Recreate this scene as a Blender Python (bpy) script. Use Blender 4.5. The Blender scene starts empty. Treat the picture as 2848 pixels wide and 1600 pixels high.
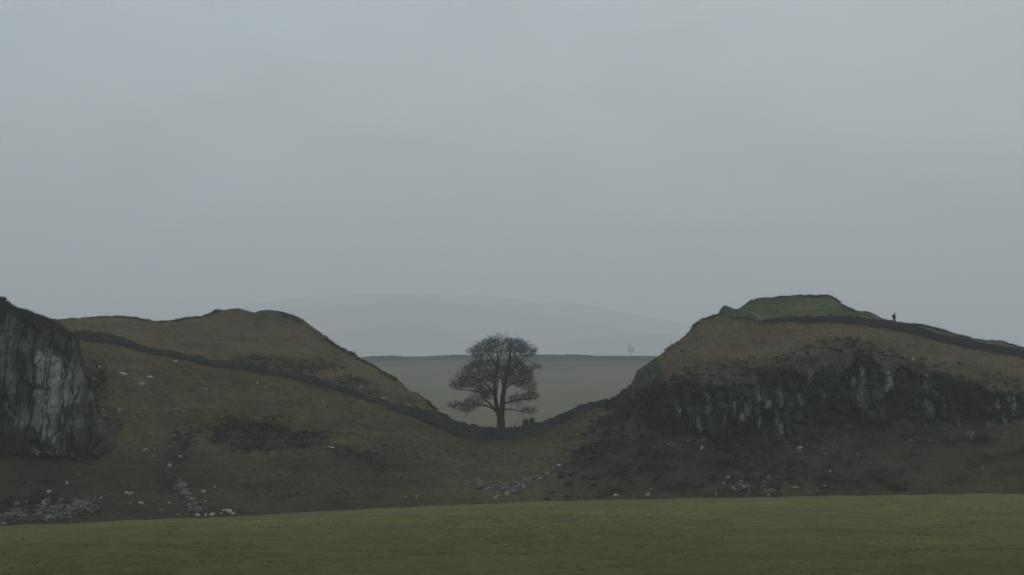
import bpy, math, random
import numpy as np
from mathutils import Vector, Matrix
from mathutils.bvhtree import BVHTree

random.seed(11)
rng = np.random.default_rng(11)
S = bpy.context.scene
C = S.collection
F = 5351.0                    # focal length in pixels of the 2848-wide photograph
UC, HY = 1424.0, 1000.0       # column of the view axis and row of the eye level

def P(u, y, Y):
    """pixel column, pixel row, distance -> metres"""
    return np.stack([(np.asarray(u) - UC) / F * Y, np.asarray(Y) + 0 * np.asarray(u), (HY - np.asarray(y)) / F * Y], -1)

# ------------------------------------------------------------------ noise
def _h(ix, iy, iz, seed):
    n = (ix.astype(np.int64) * 374761393 + iy.astype(np.int64) * 668265263 + iz.astype(np.int64) * 2147483647 + seed * 1274126177) & 0xffffffff
    n = ((n ^ (n >> 13)) * 1274126177) & 0xffffffff
    n = ((n ^ (n >> 16)) * 2246822519) & 0xffffffff
    return ((n ^ (n >> 15)) & 0xffffff) / float(0xffffff)

def vnoise(x, y, z, seed=0):
    x, y, z = np.broadcast_arrays(x, y, z)
    ix, iy, iz = np.floor(x), np.floor(y), np.floor(z)
    fx, fy, fz = x - ix, y - iy, z - iz
    fx, fy, fz = [f * f * f * (f * (f * 6 - 15) + 10) for f in (fx, fy, fz)]
    r = 0
    for a in (0, 1):
        for b in (0, 1):
            for c in (0, 1):
                w = (fx if a else 1 - fx) * (fy if b else 1 - fy) * (fz if c else 1 - fz)
                r = r + w * _h(ix + a, iy + b, iz + c, seed)
    return r * 2 - 1

def fbm(x, y, z, scale, octv=4, seed=0, gain=.5):
    r, a, s = 0, 1., 1. / scale
    for o in range(octv):
        r = r + a * vnoise(x * s + 17.3 * o, y * s + 5.1 * o, z * s + 9.7 * o, seed + o)
        a *= gain; s *= 2.03
    return r

def voronoi(x, y, seed=0):
    """value of the nearest cell, distance to the cell border"""
    ix, iy = np.floor(x), np.floor(y)
    d1 = np.full(x.shape, 9.); d2 = np.full(x.shape, 9.); v = np.zeros(x.shape)
    z = np.zeros_like(ix)
    for a in (-1, 0, 1):
        for b in (-1, 0, 1):
            cx = ix + a + .1 + .8 * _h(ix + a, iy + b, z, seed); cy = iy + b + .1 + .8 * _h(ix + a, iy + b, z, seed + 7)
            d = np.hypot(x - cx, y - cy); val = _h(ix + a, iy + b, z, seed + 13)
            m = d < d1
            d2 = np.where(m, d1, np.minimum(d2, d)); v = np.where(m, val, v); d1 = np.where(m, d, d1)
    return v, d2 - d1

def sm(a, b, x):
    t = np.clip((x - a) / (b - a), 0, 1)
    return t * t * (3 - 2 * t)

def curve(pts):
    p = np.array(pts, float)
    return lambda u: np.interp(u, p[:, 0], p[:, 1])

# ------------------------------------------------------------------ materials
def newmat(name):
    m = bpy.data.materials.new(name); m.use_nodes = True
    nt = m.node_tree; b = nt.nodes['Principled BSDF']
    b.inputs['Specular IOR Level'].default_value = .12
    b.inputs['Roughness'].default_value = .95
    return m, nt, b

def N(nt, kind, **kw):
    n = nt.nodes.new(kind)
    for k, v in kw.items():
        if k.startswith('_'): setattr(n, k[1:], v)
        else: n.inputs[k.replace('_', ' ')].default_value = v
    return n

def modulated(nt, b, col_socket, layers, bump=None):
    """base colour times several noises; layers = (scale, contrast, stretch)"""
    L = nt.links.new
    tc = N(nt, 'ShaderNodeNewGeometry')
    cur = col_socket
    for (sc, con, st) in layers:
        mp = N(nt, 'ShaderNodeMapping'); mp.inputs['Scale'].default_value = st
        L(tc.outputs['Position'], mp.inputs['Vector'])
        n = N(nt, 'ShaderNodeTexNoise', Scale=sc, Detail=5., Roughness=.62); L(mp.outputs[0], n.inputs['Vector'])
        r = N(nt, 'ShaderNodeMapRange'); r.inputs['From Min'].default_value = .3; r.inputs['From Max'].default_value = .7
        r.inputs['To Min'].default_value = 1 - con; r.inputs['To Max'].default_value = 1 + con
        L(n.outputs['Fac'], r.inputs['Value'])
        mx = N(nt, 'ShaderNodeVectorMath', _operation='SCALE'); L(cur, mx.inputs[0]); L(r.outputs[0], mx.inputs['Scale'])
        cur = mx.outputs[0]
    L(cur, b.inputs['Base Color'])
    if bump:
        n = N(nt, 'ShaderNodeTexNoise', Scale=bump[0], Detail=6., Roughness=.7); L(tc.outputs['Position'], n.inputs['Vector'])
        bp = N(nt, 'ShaderNodeBump', Strength=bump[1], Distance=bump[2]); L(n.outputs['Fac'], bp.inputs['Height'])
        L(bp.outputs[0], b.inputs['Normal'])

def attr_mat(name, layers, bump):
    m, nt, b = newmat(name)
    a = N(nt, 'ShaderNodeAttribute'); a.attribute_name = 'cover'
    modulated(nt, b, a.outputs['Color'], layers, bump)
    return m

def flat_mat(name, col, layers, bump=None, rough=.95):
    m, nt, b = newmat(name)
    c = N(nt, 'ShaderNodeRGB'); c.outputs[0].default_value = (*col, 1)
    b.inputs['Roughness'].default_value = rough
    modulated(nt, b, c.outputs[0], layers, bump)
    return m

M_turf = attr_mat('hill_turf', [(.16, .14, (1, 1, 1)), (.9, .2, (1, 1, 2)), (3.5, .22, (1, 1, 2))], (3., .6, .35))
M_rock = attr_mat('crag_rock', [(.5, .15, (1, 1, .5)), (2.2, .22, (1, 1, .6))], (2.4, .6, .25))
M_field = attr_mat('field_grass', [(.07, .14, (1, .5, 1)), (.3, .14, (1, .4, 1)), (.9, .16, (1, .35, 1)), (3., .24, (1, .35, 1))], (9., .7, .07))
M_moor = attr_mat('moor_grass', [(.012, .12, (1, .4, 1)), (.08, .12, (1, .4, 1))], None)
M_far = flat_mat('far_moorland', (.06, .07, .065), [(.003, .25, (1, 1, 1))])
M_wall = flat_mat('dry_stone', (.056, .058, .052), [(.25, .35, (1, 1, 1)), (5., .35, (1, 1, 1))], (6., .5, .05))
M_wallp = flat_mat('lichened_stone', (.13, .14, .115), [(.8, .2, (1, 1, 1)), (5., .35, (1, 1, 1))], (6., .5, .05))
M_stone = flat_mat('pale_stone', (.3, .31, .29), [(1.2, .25, (1, 1, 1)), (7., .25, (1, 1, 1))], (8., .5, .04))
M_scree = flat_mat('scree_stone', (.12, .122, .108), [(.7, .5, (1, 1, 1)), (4., .35, (1, 1, 1))], (8., .5, .04))
M_bark = flat_mat('sycamore_bark', (.036, .037, .031), [(3., .3, (1, 1, .3))], (8., .5, .05))
M_twig = flat_mat('bare_twigs', (.07, .068, .064), [(1., .2, (1, 1, 1))])
M_heather = flat_mat('heather', (.04, .038, .03), [(.6, .4, (1, 1, 1)), (4., .3, (1, 1, 1))])
M_bush = flat_mat('shrub_leaf', (.035, .045, .025), [(3., .4, (1, 1, 1))])
M_tuft = attr_mat('tussock_grass', [(1.5, .3, (1, 1, 1))], None)

# ------------------------------------------------------------------ mesh helpers
def raw_mesh(name, V, faces, mat, cover=None, smooth=True):
    """V (n,3), faces (m,k) numpy"""
    me = bpy.data.meshes.new(name)
    V = np.asarray(V, np.float32); faces = np.asarray(faces, np.int32)
    k = faces.shape[1]
    me.vertices.add(len(V)); me.vertices.foreach_set('co', V.ravel())
    me.loops.add(faces.size); me.loops.foreach_set('vertex_index', faces.ravel())
    me.polygons.add(len(faces)); me.polygons.foreach_set('loop_start', np.arange(0, faces.size, k, dtype=np.int32))
    if cover is not None:
        a = me.attributes.new('cover', 'FLOAT_COLOR', 'POINT')
        c = np.ones((len(V), 4), np.float32); c[:, :3] = np.clip(cover, .002, 1); a.data.foreach_set('color', c.ravel())
    me.update(calc_edges=True)
    me.polygons.foreach_set('use_smooth', np.full(len(faces), smooth and name != 'cliff'))
    me.materials.append(mat)
    return me

def link(name, me, parent=None):
    o = bpy.data.objects.new(name, me); C.objects.link(o)
    if parent: o.parent = parent
    return o

def tag(o, label=None, cat=None, group=None, kind=None):
    if label: o['label'] = label
    if cat: o['category'] = cat
    if group: o['group'] = group
    if kind: o['kind'] = kind
    return o

def empty(name, loc):
    o = bpy.data.objects.new(name, None); C.objects.link(o); o.location = loc; o.empty_display_size = .2
    return o

def grid_faces(nr, nc):
    i = np.arange(nr - 1)[:, None] * nc + np.arange(nc - 1)[None, :]
    i = i.ravel()
    return np.stack([i, i + 1, i + nc + 1, i + nc], -1)

def submesh(name, V, faces, mask, mat, cover):
    f = faces[mask]; used, inv = np.unique(f, return_inverse=True)
    return raw_mesh(name, V[used], inv.reshape(f.shape), mat, cover[used])

class Bucket:
    def __init__(s): s.v = []; s.f = []; s.n = 0
    def add(s, V, faces):
        s.v.append(V); s.f.append(np.asarray(faces) + s.n); s.n += len(V)
    def mesh(s, name, mat, smooth=False, cover=None):
        return raw_mesh(name, np.concatenate(s.v), np.concatenate(s.f), mat, cover, smooth)

# ------------------------------------------------------------------ the profile curves of the land
edge = curve([(-3000, 1560), (-900, 1500), (0, 1464), (168, 1458), (364, 1447), (700, 1435), (892, 1423), (1060, 1416), (1186, 1409),
              (1360, 1401), (1452, 1397), (1648, 1391), (1920, 1387), (2188, 1380), (2848, 1373), (3700, 1362), (6000, 1340)])
YE = 300.
sky_y = [(-900, 900), (146, 892), (179, 889), (196, 885), (238, 884), (280, 878), (322, 877), (372, 881), (398, 889), (448, 892), (490, 889),
         (518, 881), (560, 874), (602, 860), (652, 856), (686, 864), (707, 871), (721, 865), (752, 863), (783, 864), (814, 872), (847, 892),
         (864, 906), (909, 940), (937, 959), (984, 979), (1001, 994), (1038, 1012), (1071, 1035), (1116, 1063), (1138, 1086), (1158, 1096),
         (1172, 1110), (1200, 1138), (1239, 1168), (1270, 1186), (1300, 1195), (1330, 1202), (1400, 1204), (1455, 1200), (1510, 1190), (1560, 1170),
         (1600, 1154), (1640, 1139), (1680, 1122), (1720, 1097), (1745, 1078), (1760, 1054), (1773, 1028), (1803, 1007), (1833, 986),
         (1880, 951), (1931, 909), (1953, 890), (1987, 881), (2013, 872), (2050, 860), (2077, 840), (2103, 828), (2146, 823), (2231, 821),
         (2304, 823), (2334, 840), (2343, 851), (2373, 864), (2428, 872), (2471, 884), (2510, 892), (2557, 896), (2617, 911), (2673, 926),
         (2745, 945), (2814, 964), (2848, 977), (3100, 1050), (3700, 1170)]
wall_pts = [(-900, 960), (200, 945), (232, 948), (308, 955), (364, 964), (420, 984), (459, 988), (532, 1003), (588, 1016), (640, 1022),
            (752, 1039), (850, 1058), (948, 1088), (1018, 1110), (1088, 1139), (1172, 1166), (1220, 1190), (1270, 1210), (1330, 1222),
            (1400, 1224), (1450, 1216), (1510, 1203), (1560, 1179), (1620, 1150), (1680, 1124), (1720, 1106)]
c3_pts = wall_pts + [(1745, 1090), (1765, 1064), (1803, 1025), (1850, 990), (1900, 955), (1953, 920), (2060, 903), (2111, 900), (2188, 893),
                     (2317, 895), (2424, 904), (2531, 923), (2617, 948), (2702, 966), (2788, 982), (2848, 994), (3100, 1070), (3700, 1190)]
C1y = curve([(-900, 1300), (290, 1300), (460, 1275), (700, 1268), (900, 1268), (1100, 1290), (1240, 1300), (1400, 1305), (1520, 1300),
             (1640, 1270), (1740, 1245), (1800, 1222), (1888, 1222), (1953, 1234), (2145, 1248), (2274, 1225), (2373, 1205), (2467, 1195),
             (2574, 1205), (2681, 1213), (2745, 1213), (2848, 1180), (3700, 1290)])
C2y = curve([(-900, 1120), (290, 1100), (460, 1140), (700, 1148), (900, 1150), (1100, 1195), (1240, 1240), (1400, 1244), (1520, 1228),
             (1640, 1185), (1740, 1130), (1800, 1085), (1888, 1058), (1953, 1041), (2145, 1024), (2274, 1003), (2373, 981), (2467, 1003),
             (2574, 1020), (2681, 1071), (2745, 1088), (2810, 1097), (2848, 1100), (3700, 1230)])
C1Y = curve([(-900, 319), (1100, 320), (1400, 325), (1600, 324), (1760, 321), (1850, 320), (3700, 320)])
C2Y = curve([(-900, 334), (1100, 338), (1400, 345), (1600, 341), (1760, 332), (1850, 329), (2300, 331), (3700, 330)])
C3y = curve(c3_pts)
C3Y = curve([(-900, 352), (640, 352), (1090, 352), (1400, 352), (1690, 351), (1790, 345), (1900, 350), (2060, 361), (3700, 362)])
C4y = curve(sky_y)
C4Y = curve([(-900, 385), (900, 384), (1100, 370), (1240, 361), (1400, 359), (1690, 357), (1780, 352), (1900, 358), (1987, 366), (2060, 372),
             (2110, 382), (2320, 382), (2400, 376), (2450, 369), (3700, 369)])

# ---- hills: one lofted surface, then cut into its pieces
us = np.concatenate([np.arange(-900, -60, 12.), np.arange(-60, 2910, 3.), np.arange(2912, 3700, 12.)])
def lofted(us, curves, rows):
    U = us
    pts = []
    for (yc, Yc) in curves: pts.append(P(U, yc, Yc))
    out = []
    for i, r in enumerate(rows):
        t = np.arange(r)[:, None, None] / r
        out.append(pts[i][None] * (1 - t) + pts[i + 1][None] * t)
    out.append(pts[-1][None])
    return np.concatenate(out, 0)

rows = [52, 78, 58, 36, 30]
y4, Y4 = C4y(us), C4Y(us)
Y5 = Y4 + 75; y5 = HY + 25 * F / Y5
G = lofted(us, [(edge(us) + 55, YE + 1.5 + 0 * us), (C1y(us), C1Y(us)), (C2y(us), C2Y(us)), (C3y(us), C3Y(us)), (y4, Y4), (y5, Y5)], rows)
nr, nc = G.shape[:2]
rowi = np.arange(nr)[:, None] + 0 * us[None]
R0, R1, R2, R3, R4 = 0, rows[0], rows[0] + rows[1], sum(rows[:3]), sum(rows[:4])
# soften the breaks of slope (not the skyline)
def smooth_rows(A, n, lo, hi):
    for _ in range(n):
        B = A.copy(); B[lo:hi] = .25 * A[lo - 1:hi - 1] + .5 * A[lo:hi] + .25 * A[lo + 1:hi + 1]; A = B
    return A
G = smooth_rows(G, 26, 4, R4 - 2)
X, Y, Z = G[..., 0].copy(), G[..., 1].copy(), G[..., 2].copy()
Ug = UC + X / Y * F; Vg = HY - Z / Y * F            # photograph coordinates of every vertex, for laying out the ground cover
# where there is bare rock: the right crag between the curves C1 and C2
tt = (rowi - R1) / rows[1]
wob = fbm(X, Z, 0 * X, 5., 4, 3)
rock = sm(1745, 1800, Ug) * sm(-.06, .16, tt + .16 * wob - .03) * (1 - sm(.86, 1.03, tt + .09 * wob))
wob2 = fbm(X, Z, 0 * X, 2.5, 3, 31)
nose = np.exp(-(((Ug - 1800 + (Vg - 1035) * .8) / 34) ** 2 + ((Vg - 1035) / 48) ** 2) ** 2 * .9) * (1 if True else 0)
rock = np.maximum(rock, nose * sm(-.5, .2, .3 + wob2))
small = np.zeros_like(X)
for (u0, v0, ru, rv) in [(1770, 1140, 40, 35), (1700, 1200, 30, 25)]:
    small = np.maximum(small, np.exp(-(((Ug - u0) / ru) ** 2 + ((Vg - v0) / rv) ** 2)) * sm(.1, .5, wob2))
rock = np.clip(np.maximum(rock, small), 0, 1)
# relief
land = sm(0, 10, rowi) 
Z += land * (fbm(X, Y, 0 * X, 14., 3, 5) * .6 + fbm(X, Y, 0 * X, 3.2, 4, 6) * .2 + fbm(X, Y, 0 * X, .9, 2, 8) * .07)
# talus terraces and gullies below the crag, hummocks on the left slope
hum = fbm(X, Y * 1.4, Z * 1.4, 5.5, 4, 21)
tal = sm(3, 14, rowi) * (1 - sm(R1 - 4, R1 + 14, rowi)) * sm(1560, 1750, Ug)
Y -= tal * hum * 1.1; Z += tal * np.abs(hum) * .9
lef = sm(3, 14, rowi) * (1 - sm(R3 - 14, R3 - 2, rowi)) * (1 - sm(1150, 1300, Ug))
Z += lef * (fbm(X, Y, 0 * X, 9., 4, 22) * .7 + fbm(X * .25, Y, 0 * X, 1.7, 3, 23) * .22)
# hollow in the left slope (steep dark bank)
bank = np.exp(-(((Ug - 680) / 230) ** 2 + ((Vg - 1205) / 40) ** 2))
Y += bank * 3.0
bank2 = np.exp(-(((Ug - 800) / 130) ** 2 + ((Vg - 1018) / 15) ** 2))
Y += bank2 * 1.5
# rock columns
v1, e1 = voronoi(X / 1.9 + .4 * wob2, Z / 6.5 + 3 * _h(np.floor(X / 1.9), 0 * X, 0 * X, 5), 3)
v2, e2 = voronoi(X / .85, Z / 2.6, 9)
relief = (v1 - .5) * 2.0 + (v2 - .5) * .7 - 1.0 * (1 - sm(0, .16, e1)) - .2 * (1 - sm(0, .12, e2)) + fbm(X, Z, 0 * X, 7, 3, 12) * 1.2 + fbm(X, Y, Z, 1.6, 3, 13) * .35
Y -= rock * relief * 1.3
# ground cover colours
def blob(lst, soft=1.):
    r = np.zeros_like(X)
    for (u0, v0, ru, rv, s) in lst:
        r = np.maximum(r, s * np.exp(-(((Ug - u0) / ru) ** 2 + ((Vg - v0) / rv) ** 2)))
    return r
nA = fbm(X, Y, Z, 7., 5, 41); nB = fbm(X, Y, Z, 2.2, 4, 42); nC = fbm(X, Y, Z, 18., 3, 43)
col = np.zeros(X.shape + (3,))
def mixc(col, c, m):
    return col * (1 - m[..., None]) + np.array(c) * m[..., None]
brown = (.082, .066, .036); olive = (.07, .068, .028); dull = (.043, .039, .025); heath = (.027, .029, .024); green = (.054, .068, .036)
col[:] = brown
lowl = sm(960, 1190, Vg + nA * 30) * (1 - sm(1600, 1720, Ug))
col = mixc(col, olive, lowl * .75)
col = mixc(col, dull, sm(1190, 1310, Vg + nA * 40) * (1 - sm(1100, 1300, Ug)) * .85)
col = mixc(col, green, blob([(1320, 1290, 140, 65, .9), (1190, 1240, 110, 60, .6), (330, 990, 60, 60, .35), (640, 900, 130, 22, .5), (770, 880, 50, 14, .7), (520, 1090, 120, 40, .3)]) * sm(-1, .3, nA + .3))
col = mixc(col, (.08, .071, .036), blob([(1480, 1260, 110, 60, .8)]))
col = mixc(col, (.042, .034, .026), sm(1540, 1700, Ug + (Vg - 1300) * .6) * sm(1090, 1200, Vg) * .85)
col = mixc(col, (.06, .054, .026), sm(2480, 2620, Ug + (1300 - Vg) * .5 + nA * 30) * sm(1195, 1270, Vg) * .8)
col = mixc(col, olive, sm(1330, 1400, Vg + nA * 12) * .55 * sm(900, 1300, Ug))
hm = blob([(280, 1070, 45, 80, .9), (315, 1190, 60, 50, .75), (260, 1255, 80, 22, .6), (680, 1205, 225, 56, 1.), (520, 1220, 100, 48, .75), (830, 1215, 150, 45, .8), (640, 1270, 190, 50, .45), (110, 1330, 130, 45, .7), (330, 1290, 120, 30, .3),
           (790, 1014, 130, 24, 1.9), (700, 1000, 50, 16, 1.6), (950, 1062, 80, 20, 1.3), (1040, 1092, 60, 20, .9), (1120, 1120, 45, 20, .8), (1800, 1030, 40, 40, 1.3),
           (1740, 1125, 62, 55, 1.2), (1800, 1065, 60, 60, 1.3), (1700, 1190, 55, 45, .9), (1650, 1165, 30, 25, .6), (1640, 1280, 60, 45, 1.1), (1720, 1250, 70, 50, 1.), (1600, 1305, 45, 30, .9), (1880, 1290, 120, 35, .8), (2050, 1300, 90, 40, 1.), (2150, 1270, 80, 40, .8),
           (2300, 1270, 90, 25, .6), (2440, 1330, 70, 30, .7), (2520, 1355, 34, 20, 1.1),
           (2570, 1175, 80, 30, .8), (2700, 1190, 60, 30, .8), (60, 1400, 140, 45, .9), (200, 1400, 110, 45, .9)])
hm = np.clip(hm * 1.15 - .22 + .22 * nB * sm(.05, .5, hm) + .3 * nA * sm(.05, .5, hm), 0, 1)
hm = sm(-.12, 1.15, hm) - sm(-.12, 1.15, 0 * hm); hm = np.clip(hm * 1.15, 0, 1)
hp = sm(.1, .9, nA + .4 * nB) * sm(1130, 1250, Vg) * .5 * (1 - sm(1050, 1150, Ug) * (1 - sm(1480, 1600, Ug)))
dtop = (Vg - C2y(Ug)); dbot = (Vg - C1y(Ug))
fringe = sm(1760, 1830, Ug) * sm(-62, 4, dtop + 18 * nA + 8 * nB) * (1 - sm(0, 30, dtop)) 
fbot = sm(1700, 1800, Ug) * sm(-30, -5, dbot) * (1 - sm(10, 62, dbot + 26 * nA + 14 * nB)) * (1 - .75 * sm(2620, 2700, Ug))
hm = np.maximum(hm, np.maximum(fringe * .85, fbot * .8))
mott = sm(.02, .42, fbm(X * .8, Y * .8, Z, 3.6, 3, 45)) * sm(1520, 1640, Ug + (Vg - 1250) * .5) * sm(1120, 1190, Vg) * (1 - sm(2500, 2640, Ug + (1300 - Vg) * .5)) * .8
hm = np.maximum(hm, np.maximum(hp, mott))
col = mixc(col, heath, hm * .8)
turf_mound = sm(2040, 2075, Ug) * (1 - sm(2335, 2400, Ug)) * sm(R3 + 2, R3 + 8, rowi)
col = mixc(col, (.052, .078, .034), np.clip(turf_mound * (.8 + .35 * nA), 0, 1))
col = mixc(col, (.09, .098, .075), sm(2400, 2440, Ug) * sm(R3 + 1, R3 + 4, rowi) * np.clip(.85 + .4 * nB, 0, 1))
col = mixc(col, (.11, .102, .07), sm(.35, .8, nB + .4 * nC) * .3 * (1 - sm(1150, 1250, Vg)))
ter = fbm(X * .16, Y * .3, Z * 1.25, 1.6, 4, 47)
col *= (1 + .20 * ter * sm(6, 20, rowi))[..., None]
track = np.abs(fbm(X * .05, 0 * X, Z, 3.2, 3, 48))
col = mixc(col, (.085, .08, .055), (1 - sm(.0, .07, track)) * .35 * (1 - sm(2030, 2090, Ug) * sm(R3, R3 + 4, rowi)))
# skyline fringe of short dark turf
col = mixc(col, (.05, .055, .035), sm(R4 - 7, R4, rowi) * .5 * (1 - sm(2380, 2420, Ug)))
col *= np.array([.93, .865, .775])
# rock colours
rockc = np.zeros_like(col); rockc[:] = (.018, .022, .022)
rockc = mixc(rockc, (.045, .048, .042), sm(.5, .9, v1) * .6)
rockc = mixc(rockc, (.03, .036, .022), sm(0, .6, nB))
z7 = lambda x, y: (1760 + .4285 * x, 780 + .4285 * y)
pale = np.zeros_like(X)
for (px, py, w, h) in [(485, 810, 28, 110), (290, 880, 25, 50), (800, 730, 22, 50), (960, 760, 25, 80), (860, 780, 35, 40), (1050, 680, 20, 35),
        (1095, 775, 30, 65), (1035, 805, 16, 24), (1155, 640, 28, 90), (1235, 730, 14, 28), (1440, 680, 18, 60), (1490, 610, 30, 60),
        (1490, 700, 25, 80), (1480, 790, 26, 80), (1650, 640, 35, 80), (1640, 710, 25, 60), (1700, 640, 20, 60), (1855, 795, 24, 48),
        (1940, 840, 55, 100), (1980, 730, 20, 60), (2035, 800, 26, 74), (2320, 835, 22, 38), (2370, 805, 26, 84), (2440, 780, 22, 60),
        (2485, 780, 26, 100), (2490, 865, 20, 50), (2415, 915, 30, 60), (2315, 965, 30, 70), (780, 960, 20, 50), (960, 955, 26, 60),
        (810, 910, 18, 80), (930, 870, 24, 100), (600, 850, 16, 80), (650, 820, 20, 100), (590, 930, 20, 70), (1910, 600, 20, 26),
        (430, 960, 40, 110), (735, 810, 40, 90), (700, 890, 20, 60), (1010, 965, 16, 40), (1900, 700, 24, 60), (1810, 870, 16, 30)]:
    cu, cv = z7(px, py); w, h = w * .4285 / 2 * 1.15, h * .4285 / 2 * 1.1
    d = np.maximum(np.abs(Ug - cu + 3.5 * wob2 + 2 * nB) / w, np.abs(Vg - cv + 9 * nB) / h)
    pale = np.maximum(pale, (1 - sm(.7, 1.25, d)) * (.55 + .45 * _h(np.array([px * 1.]), np.array([py * 1.]), np.array([0.]), 3)))
rockc = mixc(rockc, (.135, .15, .14), pale * (.7 + .3 * sm(.03, .12, e2)))
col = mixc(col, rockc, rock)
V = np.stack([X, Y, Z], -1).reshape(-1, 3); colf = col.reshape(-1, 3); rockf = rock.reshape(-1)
faces = grid_faces(nr, nc)
ff_rock = rockf[faces].mean(1) > .5
fu = Ug.reshape(-1)[faces].mean(1)
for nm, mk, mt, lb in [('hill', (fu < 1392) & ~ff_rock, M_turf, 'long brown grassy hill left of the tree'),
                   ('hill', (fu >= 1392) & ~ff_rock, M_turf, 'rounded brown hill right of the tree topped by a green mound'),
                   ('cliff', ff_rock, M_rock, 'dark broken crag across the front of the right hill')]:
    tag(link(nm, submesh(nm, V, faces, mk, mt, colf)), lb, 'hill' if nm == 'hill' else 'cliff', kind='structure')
bvh_hill = BVHTree.FromPolygons(V.tolist(), faces.tolist(), all_triangles=False)

# ---- the near crag at the left edge
usc = np.concatenate([np.arange(-900, -60, 10.), np.arange(-60, 345, 1.8)])
topc = curve([(-900, 770), (-300, 800), (0, 828), (14, 833), (22, 845), (45, 858), (70, 862), (110, 880), (146, 893), (190, 915), (214, 938), (228, 985),
              (238, 1030), (250, 1075), (262, 1115), (278, 1160), (296, 1205), (312, 1238), (330, 1275), (345, 1300)])
b_y, t_y = 1262 + 0 * usc, topc(usc) + sm(150, 210, usc) * fbm(usc, 0 * usc, 0 * usc, 11., 3, 64) * 13
t_y2 = np.minimum(t_y, b_y - 6)
ker = np.clip(np.where(usc > 200, 1 - (usc - 200) / 140, 1.), 0, 1)
bY = 324 - 4.0 * ker; tY = np.maximum(bY + .5, bY + 9 * sm(1290, 950, t_y2))
tY = bY + 9 * ker
b_y = b_y + 9 * fbm(usc, 0 * usc, 0 * usc, 26., 3, 63)
K = lofted(usc, [(b_y + 36, bY + 4), (b_y, bY), (t_y2 + (b_y - t_y2) * .3, bY + (tY - bY) * .45), (t_y2, tY), (HY - (((HY - t_y2) / F * tY) - 2.5 * ker) / (tY + 22) * F, tY + 22)], [8, 70, 50, 26])
K = smooth_rows(K, 5, 2, 120)
kx, ky, kz = K[..., 0].copy(), K[..., 1].copy(), K[..., 2].copy()
kU, kV = UC + kx / ky * F, HY - kz / ky * F
kr = np.arange(K.shape[0])[:, None] + 0 * usc[None]
kw = fbm(kx, kz, 0 * kx, 2.5, 4, 51)
a1, b1 = voronoi(kx / 2.3 + .22 * kw, kz / 12. + 5 * _h(np.floor(kx / 2.3), 0 * kx, 0 * kx, 55), 53)
a2, b2 = voronoi(kx / 1.0, kz / 4.2, 59)
kn = fbm(kx, kz, ky, 4., 4, 57); kn2 = fbm(kx, kz, ky, 1.2, 3, 58)
kface = sm(4, 12, kr) * (1 - sm(122, 130, kr))
ky -= kface * ((a1 - .5) * 1.7 + (a2 - .5) * .5 - 1.2 * (1 - sm(0, .12, b1)) - .22 * (1 - sm(0, .1, b2)) + kn * .8) * sm(0, .3, ker)[None]
kz += fbm(kx, ky, 0 * kx, 3., 4, 61) * .3 + (a2 - .5) * .35 * kface
kc = np.zeros(kx.shape + (3,)); kc[:] = (.026, .030, .029)
kc = mixc(kc, (.06, .066, .06), sm(.4, .95, a1) * .6)
kc = mixc(kc, (.03, .032, .024), sm(960, 900, kV + 20 * kn) * 0 + (1 - sm(900, 975, kV + 22 * kn)) * .8)
kc = mixc(kc, (.03, .034, .02), sm(.1, .7, kn) * .8)
kp = np.zeros_like(kx)
for (u0, u1, v0, v1_, s) in [(104, 176, 985, 1236, 1.), (128, 150, 965, 1000, .8), (180, 226, 1002, 1122, .6), (196, 214, 925, 950, .5), (0, 34, 918, 1050, .4),
                        (-60, -20, 930, 1080, .4), (78, 90, 1020, 1060, .5), (60, 82, 930, 1000, .3), (95, 118, 1050, 1150, .6), (90, 120, 1140, 1190, .5), (12, 34, 1128, 1156, .6),
                        (58, 82, 1130, 1185, .4), (190, 202, 1150, 1200, .3), (245, 268, 1060, 1110, .5), (228, 246, 1000, 1060, .35), (270, 288, 1165, 1220, .45),
                        (208, 232, 1150, 1195, .5), (244, 256, 1170, 1195, .6), (205, 222, 1225, 1245, .4), (20, 50, 1050, 1100, .35), (30, 45, 880, 920, .3), (10, 24, 880, 920, .3), (36, 52, 1150, 1200, .4)]:
    uu, vv = kU + 6 * kn2, kV + 16 * kw
    m = sm(u0 - 2, u0 + 3, uu) * (1 - sm(u1 - 3, u1 + 2, uu)) * sm(v0 - 4, v0 + 5, vv) * (1 - sm(v1_ - 6, v1_ + 4, vv))
    kp = np.maximum(kp, m * s)
kc = mixc(kc, (.235, .258, .245), np.clip(kp * (.72 + .18 * a2 + .3 * kn2) * (.8 + .2 * sm(.02, .1, b2)), 0, 1))
kgr = np.clip(sm(126, 132, kr) + sm(118, 126, kr) * .6 + (1 - sm(3, 10, kr)), 0, 1)
kc = mixc(kc, (.04, .04, .027), kgr * (1 - kp))
kc = mixc(kc, (.05, .046, .03), sm(215, 300, kU + 30 * kn) * (1 - kp) * .9)
kc = mixc(kc, (.036, .036, .025), sm(1175, 1250, kV + 26 * kn) * (1 - .8 * kp))
kV3 = np.stack([kx, ky, kz], -1).reshape(-1, 3); kf = grid_faces(*K.shape[:2])
tag(link('crag', raw_mesh('crag', kV3, kf, M_rock, kc.reshape(-1, 3), False)), 'steep grey rock crag with pale slabs at the left edge', 'crag', kind='structure')
bvh_crag = BVHTree.FromPolygons(kV3.tolist(), kf.tolist(), all_triangles=False)

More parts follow.
